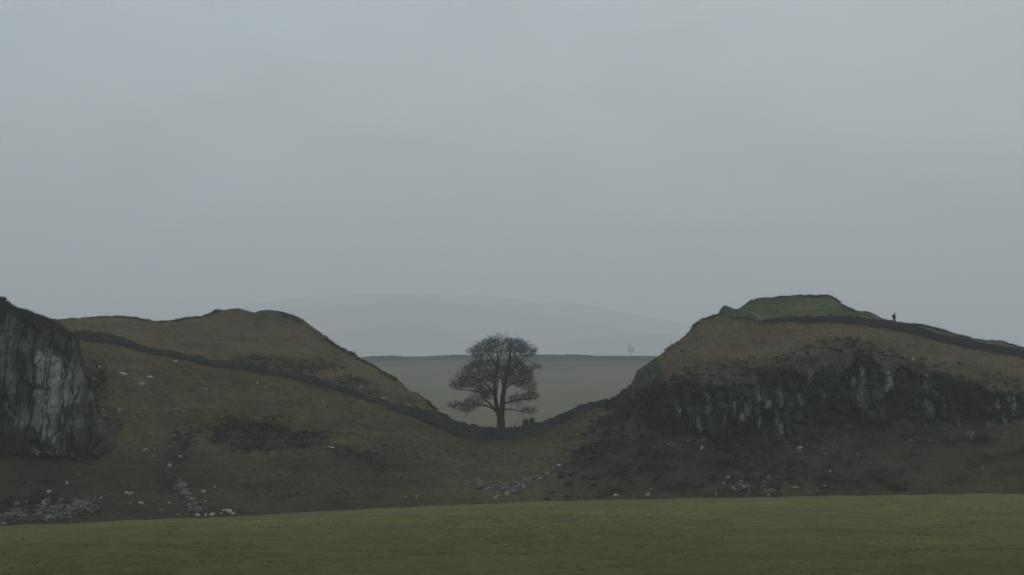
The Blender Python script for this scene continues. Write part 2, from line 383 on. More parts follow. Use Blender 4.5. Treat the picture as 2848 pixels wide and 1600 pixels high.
# ---- the foreground field, down from the camera's feet to its crest and over it
uf = np.concatenate([np.arange(-900, -110, 25.), np.arange(-110, -90, 2.), np.arange(-90, 90, .36), np.arange(90, 110, 2.), np.arange(110, 925, 25.)])
yf = np.concatenate([[-120, -60, -20, -8, 0], np.exp(np.linspace(math.log(4.), math.log(YE), 440)), YE + np.array([.6, 1.3, 2.2, 3.5, 6, 10, 14])])
XF, YF = np.meshgrid(uf, yf)
sl = ((edge(UC + XF / YE * F) - HY) / F * YE - 1.7) / YE
over = np.maximum(YF - YE, 0)
ZF = -1.7 - sl * np.clip(YF, 0, YE) - .55 * over - .02 * over ** 2 - 2.6 * np.clip(YF / YE, 0, 1) * (1 - np.clip(YF / YE, 0, 1))
ampl = sm(4, 30, YF) * (1 - .75 * sm(270, 300, YF))
ZF += ampl * (fbm(XF, YF, 0 * XF, 26., 3, 71) * .28 + fbm(XF, YF, 0 * XF, 4., 3, 72) * .05 + fbm(XF, YF, 0 * XF, .8, 2, 73) * .022)
ZF += sm(290, 300, YF) * fbm(XF, 0 * YF, 0 * XF, 3., 3, 74) * .09
fA = fbm(XF, YF * .6, 0 * XF, 14., 4, 75); fB = fbm(XF, YF * .5, 0 * XF, 2.4, 4, 76)
fc = np.zeros(XF.shape + (3,)); fc[:] = (.092, .099, .026)
fc = mixc(fc, (.084, .082, .027), sm(-.2, .6, fA) * .55)
fD = fbm(XF, YF * .45, 0 * XF, 1., 4, 78)
fc = mixc(fc, (.05, .053, .02), sm(.1, .8, fB + .3 * fA) * .45)
fc = mixc(fc, (.042, .044, .018), sm(.35, .9, fD + .3 * fA) * .6)
fc = mixc(fc, (.068, .068, .022), 1 - sm(45, 190, YF + 50 * fA))
fc *= np.array([.97, .955, .76])
fv = np.stack([XF, YF, ZF], -1).reshape(-1, 3); fcf = grid_faces(*XF.shape)
tag(link('field', raw_mesh('field', fv, fcf, M_field, fc.reshape(-1, 3))), 'smooth olive green pasture across the foreground', 'field', kind='structure')
bvh_field = BVHTree.FromPolygons(fv.tolist(), fcf.tolist(), all_triangles=False)

# ---- the moor seen through the gap
ym = np.concatenate([np.linspace(400, 1300, 130), [1308, 1325, 1360, 1450, 1700, 2600]])
xm = np.concatenate([np.arange(-2200, -160, 40.), np.arange(-160, 180, 2.5), np.arange(180, 2300, 40.)])
XM, YM = np.meshgrid(xm, ym)
zc = np.interp(ym, [400, 470, 600, 900, 1150, 1300, 1360, 1700, 2600], [-27, -22.5, -17.2, -10.2, -3.2, 2.55, 1.5, -10, -30])[:, None] + 0 * XM
um = UC + XM / 1300 * F
zc = zc + sm(700, 1290, YM) * np.interp(um, [1000, 1140, 1400, 1830], [-1.3, -.4, .3, 0]) * (1)
ZM = zc + sm(420, 600, YM) * (fbm(XM, YM, 0 * XM, 60., 3, 81) * .5) * (1 - sm(1100, 1290, YM)) + sm(1280, 1298, YM) * (1 - sm(1301, 1320, YM)) * np.maximum(fbm(XM, 0 * XM, 0 * XM, 22., 5, 83), -.2) * .9
mA = fbm(XM, YM * .35, 0 * XM, 60., 4, 82)
mc = np.zeros(XM.shape + (3,)); mc[:] = (.112, .104, .07)
mc = mixc(mc, (.1, .106, .066), sm(-.3, .5, mA) * .6)
mc = mixc(mc, (.06, .062, .046), sm(900, 1220, YM + 60 * mA) * .6)
mc = mixc(mc, (.018, .024, .022), sm(1195, 1225, YM + 16 * mA) * .95)
tag(link('moor', raw_mesh('moor', np.stack([XM, YM, ZM], -1).reshape(-1, 3), grid_faces(*XM.shape), M_moor, mc.reshape(-1, 3))), 'pale flat moor seen through the gap', 'moor', kind='structure')

# ---- ground sheet to the horizon
gx = np.linspace(-13500, 13500, 61); gy = np.linspace(-900, 14000, 60)
GX, GY = np.meshgrid(gx, gy)
tag(link('ground', raw_mesh('ground', np.stack([GX, GY, -36 + 0 * GX], -1).reshape(-1, 3), grid_faces(*GX.shape), M_far)), 'open moorland reaching the horizon', 'ground', kind='structure')

# ---- far hills fading in the mist
def far_ridge(name, Yd, depth, prof, seed, lb):
    x = np.linspace(-1800, 4600, 640); pr = curve(prof)
    top = (HY - pr(x)) / F * Yd + fbm(x * Yd / F, 0 * x, 0 * x, 500., 4, seed) * 9
    rs = np.array([-1, -.8, -.6, -.4, -.2, -.08, 0, .1, .3, .6, 1.])
    hs = np.array([0, .16, .38, .62, .84, .96, 1, .97, .8, .4, 0])
    YY = Yd + rs[:, None] * depth + 0 * x[None]
    XX = (x[None] - UC) / F * YY
    ZZ = -36.5 + (top[None] + 36.5) * hs[:, None] + fbm(XX, YY, 0 * XX, 400., 4, seed + 3) * 8 * (hs[:, None] * (1 - hs[:, None]) * 3)
    tag(link(name, raw_mesh(name, np.stack([XX, YY, ZZ], -1).reshape(-1, 3), grid_faces(*XX.shape), M_far)), lb, 'hill', kind='structure')
far_ridge('far_hill', 12600, 500, [(-1800, 1000), (300, 960), (560, 890), (700, 848), (800, 832), (900, 824), (1000, 817), (1130, 814), (1230, 820), (1380, 826), (1500, 842), (1620, 850), (1750, 872), (1850, 895), (2200, 950), (4600, 1000)], 91, 'faint blue grey fell rising behind the gap, almost lost in mist')
far_ridge('far_hill', 10600, 450, [(-1800, 1000), (500, 960), (700, 880), (840, 852), (960, 846), (1100, 838), (1250, 846), (1420, 862), (1560, 880), (1720, 905), (2000, 960), (4600, 1000)], 92, 'added lower ridge in front of the faint fell, layered for a misty fade')  # added ridge: overlapping layers imitate the fell fading into cloud
far_ridge('far_hill', 9000, 400, [(-1800, 1020), (700, 1000), (900, 925), (1080, 905), (1250, 915), (1400, 950), (1500, 960), (1600, 938), (1700, 926), (1800, 922), (1900, 930), (2300, 965), (4600, 1000)], 95, 'lowest misty slopes just above the moor skyline')  # right rise is a real slope; left rise added to deepen the mist gradient

# ------------------------------------------------------------------ placing things on the land
def shoot(u, y, which=('hill', 'crag')):
    d = Vector(((u - UC) / F, 1, (HY - y) / F)).normalized()
    best = None
    for w in which:
        r = {'hill': bvh_hill, 'crag': bvh_crag, 'field': bvh_field}[w].ray_cast(Vector((0, 0, 0)), d)
        if r[0] is not None and (best is None or r[3] < best[3]): best = r
    return best
def ground_z(x, y, bvh=None):
    r = (bvh or bvh_hill).ray_cast(Vector((x, y, 80)), Vector((0, 0, -1)))
    return r[0].z if r[0] is not None else None

# ------------------------------------------------------------------ dry stone walls
CUBE = np.array([[x, y, z] for x in (-.5, .5) for y in (-.5, .5) for z in (-.5, .5)])
CF = np.array([[0, 1, 3, 2], [4, 6, 7, 5], [0, 4, 5, 1], [2, 3, 7, 6], [0, 2, 6, 4], [1, 5, 7, 3]])
def hn1(x): return float(vnoise(np.array([x]), np.array([.5]), np.array([.5]), 77)[0])
def build_wall(name, path, height, width, mat, label, topstones=True):
    """path: list of (x,y) in metres; height: function of arc fraction"""
    path = np.array(path, float)
    seg = np.hypot(*(path[1:] - path[:-1]).T); s = np.concatenate([[0], np.cumsum(seg)]); L = s[-1]
    px = lambda q: np.interp(q, s, path[:, 0]); py = lambda q: np.interp(q, s, path[:, 1])
    b = Bucket()
    zs = {}
    def gz(q):
        k = round(q * 2)
        if k not in zs:
            z = ground_z(float(px(k / 2)), float(py(k / 2)))
            zs[k] = z if z is not None else -15.
        return zs[k]
    base = lambda q: gz(math.floor(q * 2) / 2) * (1 - (q * 2 % 1)) + gz(math.floor(q * 2) / 2 + .5) * (q * 2 % 1)
    def stone(q, off, zc, l, w, h):
        c = np.array([px(q), py(q), zc]); t = np.array([px(q + .3) - px(q - .3), py(q + .3) - py(q - .3)]); t /= (np.hypot(*t) + 1e-9)
        slope = (base(min(q + .4, L)) - base(max(q - .4, 0))) / .8
        v = CUBE * (l, w, h) + rng.uniform(-.13, .13, (8, 3)) * (l, w, h)
        tilt = rng.normal(0, .06) + slope
        wx = v[:, 0] * t[0] - (v[:, 1] + off) * t[1]; wy = v[:, 0] * t[1] + (v[:, 1] + off) * t[0]
        b.add(np.stack([c[0] + wx, c[1] + wy, c[2] + v[:, 2] + v[:, 0] * tilt], -1), CF)
    nco = 7
    for side in (-1, 1):
        for ci in range(nco):
            q = rng.uniform(.1, .4)
            while q < L - .2:
                l = rng.uniform(.28, .62); H = height(q / L)
                ch = H / nco
                bat = 1 - .3 * ci / nco
                stone(q + l / 2, side * (width * .26 * bat + rng.uniform(-.03, .05)), base(min(q, L)) + (ci + .45) * ch, l * 1.04, width * .56 * bat, ch * rng.uniform(.95, 1.12))
                q += l
    if topstones:
        q = .2
        while q < L - .2:
            l = rng.uniform(.25, .6); H = height(q / L)
            if rng.random() > .08:
                stone(q + l / 2, rng.uniform(-.06, .06), base(min(q, L)) + H + rng.uniform(-.03, .1), l, width * .72, rng.uniform(.14, .42))
            q += l
    # footing earth so that no light passes under the wall
    o = link(name, b.mesh(name, mat)); tag(o, label, 'wall')
    return o

def path_from(pts, Yoff=0, n=1):
    out = []
    for (u, y) in pts:
        r = shoot(u, y, ('hill',))
        if r: out.append((r[0].x, r[0].y + Yoff))
    return out
wl = [(u, y) for (u, y) in wall_pts if 200 <= u <= 1700]
dense = [(u, float(np.interp(u, [a for a, _ in wl], [b_ for _, b_ in wl]))) for u in np.arange(205, 1712, 24.)]
pth = path_from(dense)
pth = np.array(pth)
for _ in range(2): pth[1:-1] = .25 * pth[:-2] + .5 * pth[1:-1] + .25 * pth[2:]
build_wall('dry_stone_wall', pth, lambda t: float(np.interp(t, [0, .06, .12, .3, .55, .62, .66, .70, .82, .9, .96, 1], [1.8, 1.55, .88, .85, .9, 1.25, 2.5, 2.4, 1.95, 1.7, 1.2, .5])) * (1 + .16 * hn1(t * 40) + .14 * hn1(t * 110 + 9)),
           .85, M_wall, 'long dark dry stone wall running down the left hill, through the gap past the tree')
dense = [(u, float(C3y(u)) + 1) for u in list(np.arange(2108, 2850, 22.)) + [2900, 2980, 3060]]
pr_ = np.array(path_from(dense))
for _ in range(2): pr_[1:-1] = .25 * pr_[:-2] + .5 * pr_[1:-1] + .25 * pr_[2:]
build_wall('dry_stone_wall', pr_, lambda t: float(np.interp(t, [0, .1, .25, .4, .6, 1], [.6, .8, 1.15, 1.2, 1.15, 1.05])) * (1 + .14 * hn1(t * 25) + .12 * hn1(t * 70 + 5)), .8, M_wall,
           'dark dry stone wall along the crest of the right hill below the green mound')
# ruined paler length that climbs to the mound's left shoulder
pp = [(shoot(2122, 903, ('hill',))[0].x, shoot(2122, 903, ('hill',))[0].y)]
for (u, Yq) in [(2095, 362.5), (2070, 364), (2045, 366), (2022, 368), (2006, 369.5), (1996, 371)]:
    pp.append(((u - UC) / F * Yq, Yq))
build_wall('ruined_wall', pp, lambda t: float(np.interp(t, [0, .2, .5, .75, .9, 1], [.6, .85, 1.2, 1.35, 1.3, .9])), 1.1, M_wallp,
           'ruined pale lichened wall stub on the left shoulder of the green mound')

# ------------------------------------------------------------------ tubes for trees
def tube(b, pts, rad, ns):
    pts = np.asarray(pts, float); rad = np.asarray(rad, float)
    n = len(pts); t = np.gradient(pts, axis=0); t /= np.linalg.norm(t, axis=1)[:, None] + 1e-9
    ref = np.array([0, 0, 1.]) if abs(t[0][2]) < .9 else np.array([1., 0, 0])
    a = np.cross(t, ref); a /= np.linalg.norm(a, axis=1)[:, None] + 1e-9; c = np.cross(t, a)
    an = np.arange(ns) / ns * 2 * math.pi
    V = pts[:, None] + rad[:, None, None] * (np.cos(an)[None, :, None] * a[:, None] + np.sin(an)[None, :, None] * c[:, None])
    i = np.arange(n - 1)[:, None] * ns + np.arange(ns)[None]; j = np.arange(n - 1)[:, None] * ns + (np.arange(ns)[None] + 1) % ns
    b.add(V.reshape(-1, 3), np.stack([i, j, j + ns, i + ns], -1).reshape(-1, 4))

def spline(pts, n):
    p = np.array(pts, float); m = len(p)
    P_ = np.vstack([2 * p[0] - p[1], p, 2 * p[-1] - p[-2]]); out = []
    for i in range(m - 1):
        a, b_, c, d = P_[i:i + 4]
        for t in np.arange(n) / n:
            out.append(.5 * ((2 * b_) + (c - a) * t + (2 * a - 5 * b_ + 4 * c - d) * t * t + (3 * b_ - a - 3 * c + d) * t ** 3))
    out.append(p[-1]); return np.array(out)

def grow_tree(root_name, loc, skel, lobes, natt, label, seed, step=.45, kill=.75, infl=3.2, twig=(3, .55, 1.1, .016), trunk_ids=(0,), scale=1.):
    """skel: list of (points, r0, r1, is_trunk); lobes: (cx,cy,cz,rx,ry,rz,weight) in metres from the base"""
    rg = np.random.default_rng(seed)
    root = empty(root_name, loc); tag(root, label, 'tree')
    tb, nodes, crad = Bucket(), [], []
    limbs = []
    for k, (pts, r0, r1, is_t) in enumerate(skel):
        q = spline(pts, 7); q[1:-1] += rg.normal(0, .035, q[1:-1].shape) * scale
        f = np.linspace(0, 1, len(q)); r = r0 * (1 - f) ** .8 + r1 * (1 - (1 - f) ** .8)
        if is_t == 2:   # root flare
            r = r + .55 * r0 * np.exp(-f * 9)
        if is_t: tube(tb, q, r, 10)
        else:
            lb = Bucket(); tube(lb, q, r, 7); limbs.append(lb)
        nodes.append(q)
    base_nodes = np.concatenate(nodes)
    base_nodes = base_nodes[base_nodes[:, 2] > 3.2 * scale]
    # attractors
    A = []; w = np.array([l[6] for l in lobes], float); w /= w.sum()
    for l, ww in zip(lobes, w):
        n = int(natt * ww); d = rg.normal(size=(n, 3)); d /= np.linalg.norm(d, axis=1)[:, None]
        rr = rg.random(n) ** (1 / 3.) * .55 + .45 * rg.random(n) ** .25
        A.append(np.array(l[:3]) + d * rr[:, None] * np.array(l[3:6]))
    A = np.concatenate(A)
    nd = [p for p in base_nodes]; par = [-1] * len(nd); nb = len(nd)
    ND = np.array(nd)
    dist = np.linalg.norm(A[:, None] - ND[None], axis=2); near = dist.argmin(1); dmin = dist.min(1)
    alive = np.ones(len(A), bool)
    for it in range(90):
        act = np.where(alive)[0]
        if not len(act): break
        newp = {}
        dirs = {}
        for a in act:
            k = near[a]
            v = A[a] - ND[k]; v = v / (np.linalg.norm(v) + 1e-9)
            dirs.setdefault(k, []).append(v)
        add, pr2 = [], []
        for k, vs in dirs.items():
            v = np.mean(vs, 0) + rg.normal(0, .12, 3)
            nv = np.linalg.norm(v)
            if nv < .1: v = vs[0]; nv = 1
            add.append(ND[k] + v / nv * step); pr2.append(k)
        add = np.array(add)
        n0 = len(ND); ND = np.vstack([ND, add]); par += pr2
        d2 = np.linalg.norm(A[act][:, None] - add[None], axis=2); m = d2.min(1); am = d2.argmin(1)
        better = m < dmin[act]
        dmin[act[better]] = m[better]; near[act[better]] = n0 + am[better]
        alive[act[m < kill]] = False
        if it > 5: alive[act[(~better) & (rg.random(len(act)) < .25)]] = False
    par = np.array(par); n = len(ND)
    # pipe-model radii
    tips = np.ones(n); has = np.zeros(n, bool); has[par[par >= 0]] = True
    load = np.where(has, 0., 1.)
    for i in range(n - 1, nb - 1, -1):
        if par[i] >= 0: load[par[i]] += load[i]
    rad = twig[3] * 1.25 * np.maximum(load, 1) ** .46
    cb = Bucket()
    kids = {}
    for i in range(nb, n): kids.setdefault(par[i], []).append(i)
    for k0 in list(kids):
        for j, first in enumerate(kids[k0]):
            cont = k0 >= nb and j == int(np.argmax([load[q] for q in kids[k0]]))
            if cont: continue
            chain = [k0, first]; c = first
            while c in kids:
                c = kids[c][int(np.argmax([load[q] for q in kids[c]]))]; chain.append(c)
            rr = rad[chain].copy(); rr[0] = rr[1]
            pts = ND[chain].copy()
            if len(chain) > 3: pts[1:-1] = .25 * pts[:-2] + .5 * pts[1:-1] + .25 * pts[2:]
            tube(cb, pts, rr, 4 if rr[0] > .05 else 3)
    # twigs
    ctr = base_nodes.mean(0)
    tv = []
    nt_, l0, l1, tr = twig
    for i in range(nb, n):
        if load[i] > 9: continue
        p0 = ND[i]; d0 = ND[i] - ND[par[i]]; d0 /= np.linalg.norm(d0) + 1e-9
        for _ in range(nt_):
            d = d0 * .7 + rg.normal(0, .6, 3) + np.array([0, 0, .22]); d /= np.linalg.norm(d)
            ln = rg.uniform(l0, l1); mid = p0 + d * ln * .5; d2_ = d + rg.normal(0, .3, 3) + np.array([0, 0, .15]); d2_ /= np.linalg.norm(d2_)
            end = mid + d2_ * ln * .5
            tv.append((p0, mid, tr)); tv.append((mid, end, tr * .7))
            for s_ in range(2):
                d3 = d2_ + rg.normal(0, .7, 3); d3 /= np.linalg.norm(d3)
                tv.append((mid, mid + d3 * ln * rg.uniform(.3, .6), tr * .65))
    a = np.array([t[0] for t in tv]); b_ = np.array([t[1] for t in tv]); r = np.array([t[2] for t in tv])
    t = b_ - a; t /= np.linalg.norm(t, axis=1)[:, None] + 1e-9
    x = np.cross(t, rg.normal(size=t.shape)); x /= np.linalg.norm(x, axis=1)[:, None] + 1e-9; y = np.cross(t, x)
    m = len(a); V = np.zeros((m, 6, 3))
    for k in range(3):
        an = 2 * math.pi * k / 3; off = (math.cos(an) * x + math.sin(an) * y)
        V[:, k] = a + off * r[:, None]; V[:, 3 + k] = b_ + off * r[:, None] * .6
    base = (np.arange(m) * 6)[:, None]
    fc_ = np.concatenate([base + np.array([[k, (k + 1) % 3, 3 + (k + 1) % 3, 3 + k]]) for k in range(3)])
    cb.add(V.reshape(-1, 3), fc_)
    tag(link('trunk', tb.mesh('trunk', M_bark, True), root))
    for lb in limbs: link('limb', lb.mesh('limb', M_bark, True), root)
    link('crown', cb.mesh('crown', M_twig, False), root)
    return root

# the sycamore, laid out in metres from its base; k converts the enlarged crop's pixels
k_ = .0148
def T(x, y, d=0.): return ((x - 770) * k_, d, (1292 - y) * k_)
skel = [([T(770, 1330), T(772, 1240), T(778, 1150), T(772, 1080), T(762, 1030)], .82, .66, 2),
        ([T(752, 1060), T(728, 980, -.1), T(712, 880, -.3), T(700, 760, -.4), T(704, 640, -.5), T(722, 520, -.6), T(738, 400, -.5), T(730, 290, -.4)], .46, .11, 1),
        ([T(778, 1060), T(792, 960, .1), T(800, 840, .2), T(822, 700, .3), T(850, 580, .4), T(880, 440, .5), T(890, 320, .6), T(888, 230, .7)], .57, .11, 1),
        ([T(738, 1040), T(690, 985, -.4), T(620, 950, -1.2), T(520, 930, -1.8), T(400, 935, -2.4), T(280, 930, -2.7)], .24, .05, 0),
        ([T(700, 985), T(640, 920, .6), T(560, 850, 1.4), T(515, 775, 2.), T(400, 765, 2.6), T(260, 745, 3.)], .2, .045, 0),
        ([T(712, 860), T(650, 740, -1.6), T(560, 650, -2.8), T(450, 600, -3.4), T(330, 600, -3.6)], .17, .04, 0),
        ([T(810, 1000), T(870, 985, .6), T(960, 1000, 1.5), T(1080, 1030, 2.3), T(1180, 1055, 2.8)], .15, .035, 0),
        ([T(808, 920), T(880, 895, -1), T(980, 865, -2.2), T(1090, 862, -3.), T(1200, 850, -3.4)], .19, .04, 0),
        ([T(815, 760), T(900, 680, 1.6), T(1000, 640, 2.8), T(1110, 630, 3.4)], .17, .04, 0),
        ([T(704, 620), T(630, 560, .8), T(590, 460, 1.6), T(530, 380, 2.2), T(460, 320, 2.6)], .17, .04, 0),
        ([T(730, 470), T(680, 390, -1.2), T(620, 300, -2.2), T(580, 230, -2.8)], .14, .04, 0),
        ([T(850, 590), T(950, 480, -1.4), T(1030, 380, -2.4), T(1110, 310, -3)], .17, .04, 0),
        ([T(880, 440), T(940, 340, 1.2), T(960, 250, 2.2), T(1000, 200, 2.8)], .14, .04, 0),
        ([T(800, 830), T(800, 720, 2.2), T(790, 620, 4.), T(760, 560, 5.2)], .17, .04, 0),
        ([T(712, 830), T(730, 720, -2.4), T(740, 640, -4.), T(760, 580, -5.2)], .17, .04, 0)]
def lobe(x, y, d, rx, ry, rd, w):
    c = T(x, y, d); return (c[0], c[1], c[2], rx * k_, rd, ry * k_, w)
lobes = [lobe(790, 225, 0, 350, 118, 4.6, 3.8), lobe(500, 285, 0, 135, 75, 3.2, 1.1), lobe(1100, 280, 0, 125, 65, 3.0, 1.1), lobe(760, 450, 0, 360, 80, 4.4, 1.5), lobe(340, 560, 0, 90, 110, 2.6, .7), lobe(1120, 700, 0, 90, 110, 2.6, .6), lobe(660, 215, -1, 130, 85, 3, .8), lobe(950, 210, 1, 120, 80, 3, .8),
         lobe(450, 500, 1, 140, 95, 3.6, 1.2), lobe(560, 600, -2, 150, 90, 3.5, 1.1), lobe(250, 680, 0, 110, 70, 3.0, 1.), lobe(400, 660, 2, 140, 70, 3, .8),
         lobe(250, 940, -1.5, 120, 55, 2.6, .8), lobe(420, 920, -1, 130, 65, 2.8, .9), lobe(360, 1000, -1, 70, 40, 2, .3),
         lobe(980, 510, 0, 165, 95, 4, 1.5), lobe(1090, 560, 1, 90, 80, 3, .7), lobe(1200, 480, 0, 80, 32, 2, .35), lobe(1000, 660, 2, 150, 70, 3, .8),
         lobe(1140, 830, -2, 115, 62, 2.8, 1.), lobe(980, 860, -1, 120, 60, 2.5, .6), lobe(1120, 1010, 2, 110, 42, 2.2, .6),
         lobe(760, 560, 4.3, 200, 110, 1.8, .6), lobe(760, 580, -4.3, 200, 110, 1.8, .6), lobe(600, 820, 1, 90, 60, 3, .5), lobe(560, 760, -1.5, 150, 60, 3, .5)]
ty = 358.; tx = (1392 - UC) / F * ty; tz = ground_z(tx, ty)
syc = grow_tree('sycamore_tree', (tx, ty, tz - .05), skel, lobes, 5000, 'large bare sycamore tree standing alone in the gap', 5, step=.42, kill=.55, twig=(5, .5, 1.2, .0155))

syc.scale = (1.03, 1.03, 1.035)
# small bare tree far off on the moor's edge
sk2 = [([(0, 0, -.2), (.1, 0, 1.5), (-.1, .1, 3), (.1, 0, 4.6), (.2, 0, 5.8)], .16, .04, 1),
       ([(0, 0, 2.2), (-1, .3, 3.6), (-1.7, .4, 5)], .08, .03, 0), ([(0, 0, 2.4), (1.1, -.3, 3.9), (1.8, -.4, 5)], .08, .03, 0)]
l2 = [(-1.1, 0, 5.8, 1.9, 1.7, 2.0, 1.), (-1.4, 0, 3.6, 1.5, 1.3, 1.4, .5), (1.3, 0, 4.0, 1.6, 1.3, 1.9, .7), (.1, 0, 7., 1.1, .9, 1.2, .3)]
grow_tree('bare_tree', ((1755 - UC) / F * 1296, 1296, 2.6), sk2, l2, 230, 'small faint bare tree on the moor skyline right of the sycamore', 8, step=.5, kill=.8, twig=(3, .5, 1.1, .018), scale=.4)

# ------------------------------------------------------------------ stones
def ico(sub=2):
    import bmesh
    bm = bmesh.new(); bmesh.ops.create_icosphere(bm, subdivisions=sub, radius=1.)
    v = np.array([x.co[:] for x in bm.verts]); f = np.array([[q.index for q in p.verts] for p in bm.faces]); bm.free(); return v, f
IV, IF = ico(2); IV1, IF1 = ico(1)
def rock_mesh(rg, V0=IV):
    v = V0.copy()
    for _ in range(7):        # chop planes
        n = rg.normal(size=3); n /= np.linalg.norm(n); d = rg.uniform(.45, .8)
        s = v @ n - d; v = v - np.where(s > 0, s, 0)[:, None] * n
    return v * (1 + rg.normal(0, .03, (len(v), 1)))
rg2 = np.random.default_rng(77)
protos = [raw_mesh('boulder', rock_mesh(rg2), IF, M_stone, None, False) for _ in range(8)]
r1 = lambda x, y: (x * .28, 780 + y * .28); r2 = lambda x, y: (x * .28, 1100 + y * .28)
r3 = lambda x, y: (640 + x * .28, 780 + y * .28); r4 = lambda x, y: (640 + x * .28, 1150 + y * .28)
r6 = lambda x, y: (1200 + x * .28, 1100 + y * .28)
stones = []      # (u, y, width px, height px, group, label)
def st(fn, x, y, w, h, grp, lab, z=.28):
    u, v = fn(x, y); stones.append((u, v, w * z, h * z, grp, lab))
g1 = 'pale stones on the left hillside right of the crag'
st(r1, 1220, 930, 90, 45, g1, 'flat pale stone, largest of the loose stones right of the grey crag')
st(r1, 1485, 960, 50, 40, g1, 'pale stone on the left slope, upper right one of the cluster beside the crag')
st(r1, 1410, 1025, 50, 35, g1, 'pale slanting stone at the bottom of the cluster beside the crag')
st(r1, 990, 860, 40, 30, g1, 'small pale stone nearest the crag on the upper left slope')
st(r1, 1305, 1048, 20, 18, g1, 'tiny pale stone below the cluster of stones beside the crag')
st(r1, 1325, 975, 40, 25, g1, 'dull grey stone in the middle of the cluster beside the crag')
st(r1, 1530, 1020, 36, 22, g1, 'dull stone at the right end of the cluster beside the crag')
st(r1, 2037, 1072, 26, 24, g1, 'single small pale stone far right on the open left slope')
st(r1, 1740, 805, 66, 26, g1, 'low flat stone just below the long wall on the left hill')
st(r1, 1050, 792, 34, 22, g1, 'small stone below the upper end of the long wall')
st(r1, 2090, 860, 26, 20, g1, 'small grey stone under the middle of the long left wall')
st(r1, 2555, 1020, 26, 20, g1, 'small pale stone on the open slope below the dark bank above the wall')
st(r1, 1180, 1290, 40, 44, g1, 'upright pale stone on the slope below the crag cluster')
st(r1, 1655, 1300, 40, 36, g1, 'dull rounded stone on the olive slope above the dark hollow')
g2 = 'pale stones in and around the dark hollow'
st(r2, 1440, 535, 40, 38, g2, 'pale stone left of the dark hollow on the left slope')
st(r2, 1730, 395, 36, 36, g2, 'dull grey stone at the left end of the dark hollow')
st(r2, 1950, 318, 30, 34, g2, 'faint grey stone on the upper edge of the dark hollow')
st(r2, 2320, 418, 38, 22, g2, 'small pale stone in the middle of the dark hollow')
st(r2, 2405, 395, 36, 24, g2, 'pair of faint stones in the dark hollow right of its middle')
st(r2, 1792, 606, 36, 22, g2, 'flat pale stone just below the dark hollow')
st(r2, 1680, 695, 44, 40, g2, 'broken pale stone on the brown slope below the dark hollow')
st(r2, 1535, 545, 16, 16, g2, 'tiny pale stone close right of the pale stone left of the hollow')
st(r2, 1520, 680, 24, 26, g2, 'small dull stone left of the broken pale stone')
st(r4, 1005, 333, 56, 22, g2, 'long flat pale stone alone on the slope right of the dark hollow')
g3 = 'pale stones scattered on the lower left slope'
st(r2, 665, 868, 36, 52, g3, 'tall pale stone on the brown slope under the crag')
st(r2, 793, 783, 26, 26, g3, 'small pale stone above the tall stone under the crag')
st(r2, 487, 952, 44, 34, g3, 'pale stone left of the tall stone under the crag')
st(r2, 436, 1065, 40, 44, g3, 'pointed pale stone at the top left of the scree')
st(r2, 1228, 848, 28, 30, g3, 'small dull stone right of the tall stone on the lower slope')
st(r2, 1250, 962, 36, 26, g3, 'left one of two touching stones between the scree patches')
st(r2, 1300, 968, 44, 44, g3, 'bigger right one of two touching stones between the scree patches')
st(r2, 1396, 1062, 46, 32, g3, 'pale stone below the two touching stones')
st(r2, 1000, 1015, 32, 18, g3, 'small flat stone at the upper right of the left scree')
st(r2, 1303, 1075, 40, 24, g3, 'dull stone left of the pale stone below the two touching stones')
st(r2, 1610, 1145, 44, 44, g3, 'dull stone just above the field left of the second scree patch')
st(r2, 1680, 1066, 34, 18, g3, 'small flat stone left of the second scree patch')
st(r2, 675, 1105, 34, 34, g3, 'bright square stone in the upper part of the left scree')
st(r2, 1790, 912, 60, 44, g3, 'pale block at the top of the second scree patch')
st(r2, 1846, 936, 32, 36, g3, 'bright stone at the right of the pale block topping the second scree patch')
st(r2, 2018, 948, 44, 40, g3, 'bright stone standing clear to the right of the second scree patch')
st(r2, 2133, 908, 24, 20, g3, 'tiny bright stone right of the second scree patch, highest on that side')
st(r2, 1885, 1082, 34, 20, g3, 'bright flat stone in the middle of the second scree patch')
st(r2, 2045, 1056, 30, 26, g3, 'small stone at the right margin of the second scree patch')
st(r2, 1965, 1190, 60, 34, g3, 'wide pale stone at the foot of the second scree patch by the field')
st(r2, 2040, 1185, 30, 40, g3, 'upright pale stone at the foot of the second scree patch')
st(r2, 2100, 1178, 56, 34, g3, 'slanting pale stone at the right foot of the second scree patch')
st(r2, 1770, 1180, 26, 22, g3, 'small pale stone at the left foot of the second scree patch')
g4 = 'pale stones at the field edge right of the second scree patch'
st(r2, 2265, 1140, 60, 56, g4, 'brightest stone of the small heap at the field edge')
st(r2, 2310, 1172, 50, 26, g4, 'flat bright stone at the foot of the small heap at the field edge')
st(r2, 2220, 1140, 28, 22, g4, 'small stone at the left of the small heap at the field edge')
st(r2, 2355, 1115, 30, 24, g4, 'dull stone at the right of the small heap at the field edge')
st(r2, 2195, 1172, 22, 18, g4, 'tiny stone left of the small heap at the field edge')
g5 = 'pale stones by the foot of the gully below the tree'
st(r6, 340, 884, 20, 18, g5, 'tiny bright stone left of the dark rubble below the tree')
st(r6, 750, 972, 44, 36, g5, 'brightest stone at the foot of the gully rubble below the tree')
st(r6, 665, 995, 44, 20, g5, 'flat bright stone left of the brightest stone of the gully')
st(r6, 630, 1015, 40, 20, g5, 'flat pale stone at the lowest left end of the gully rubble')
st(r6, 640, 925, 22, 22, g5, 'small bright stone in the dark part of the gully rubble')
st(r6, 840, 940, 60, 26, g5, 'long slanting pale stone in the gully rubble')
st(r6, 915, 905, 26, 44, g5, 'upright pale stone in the gully rubble')
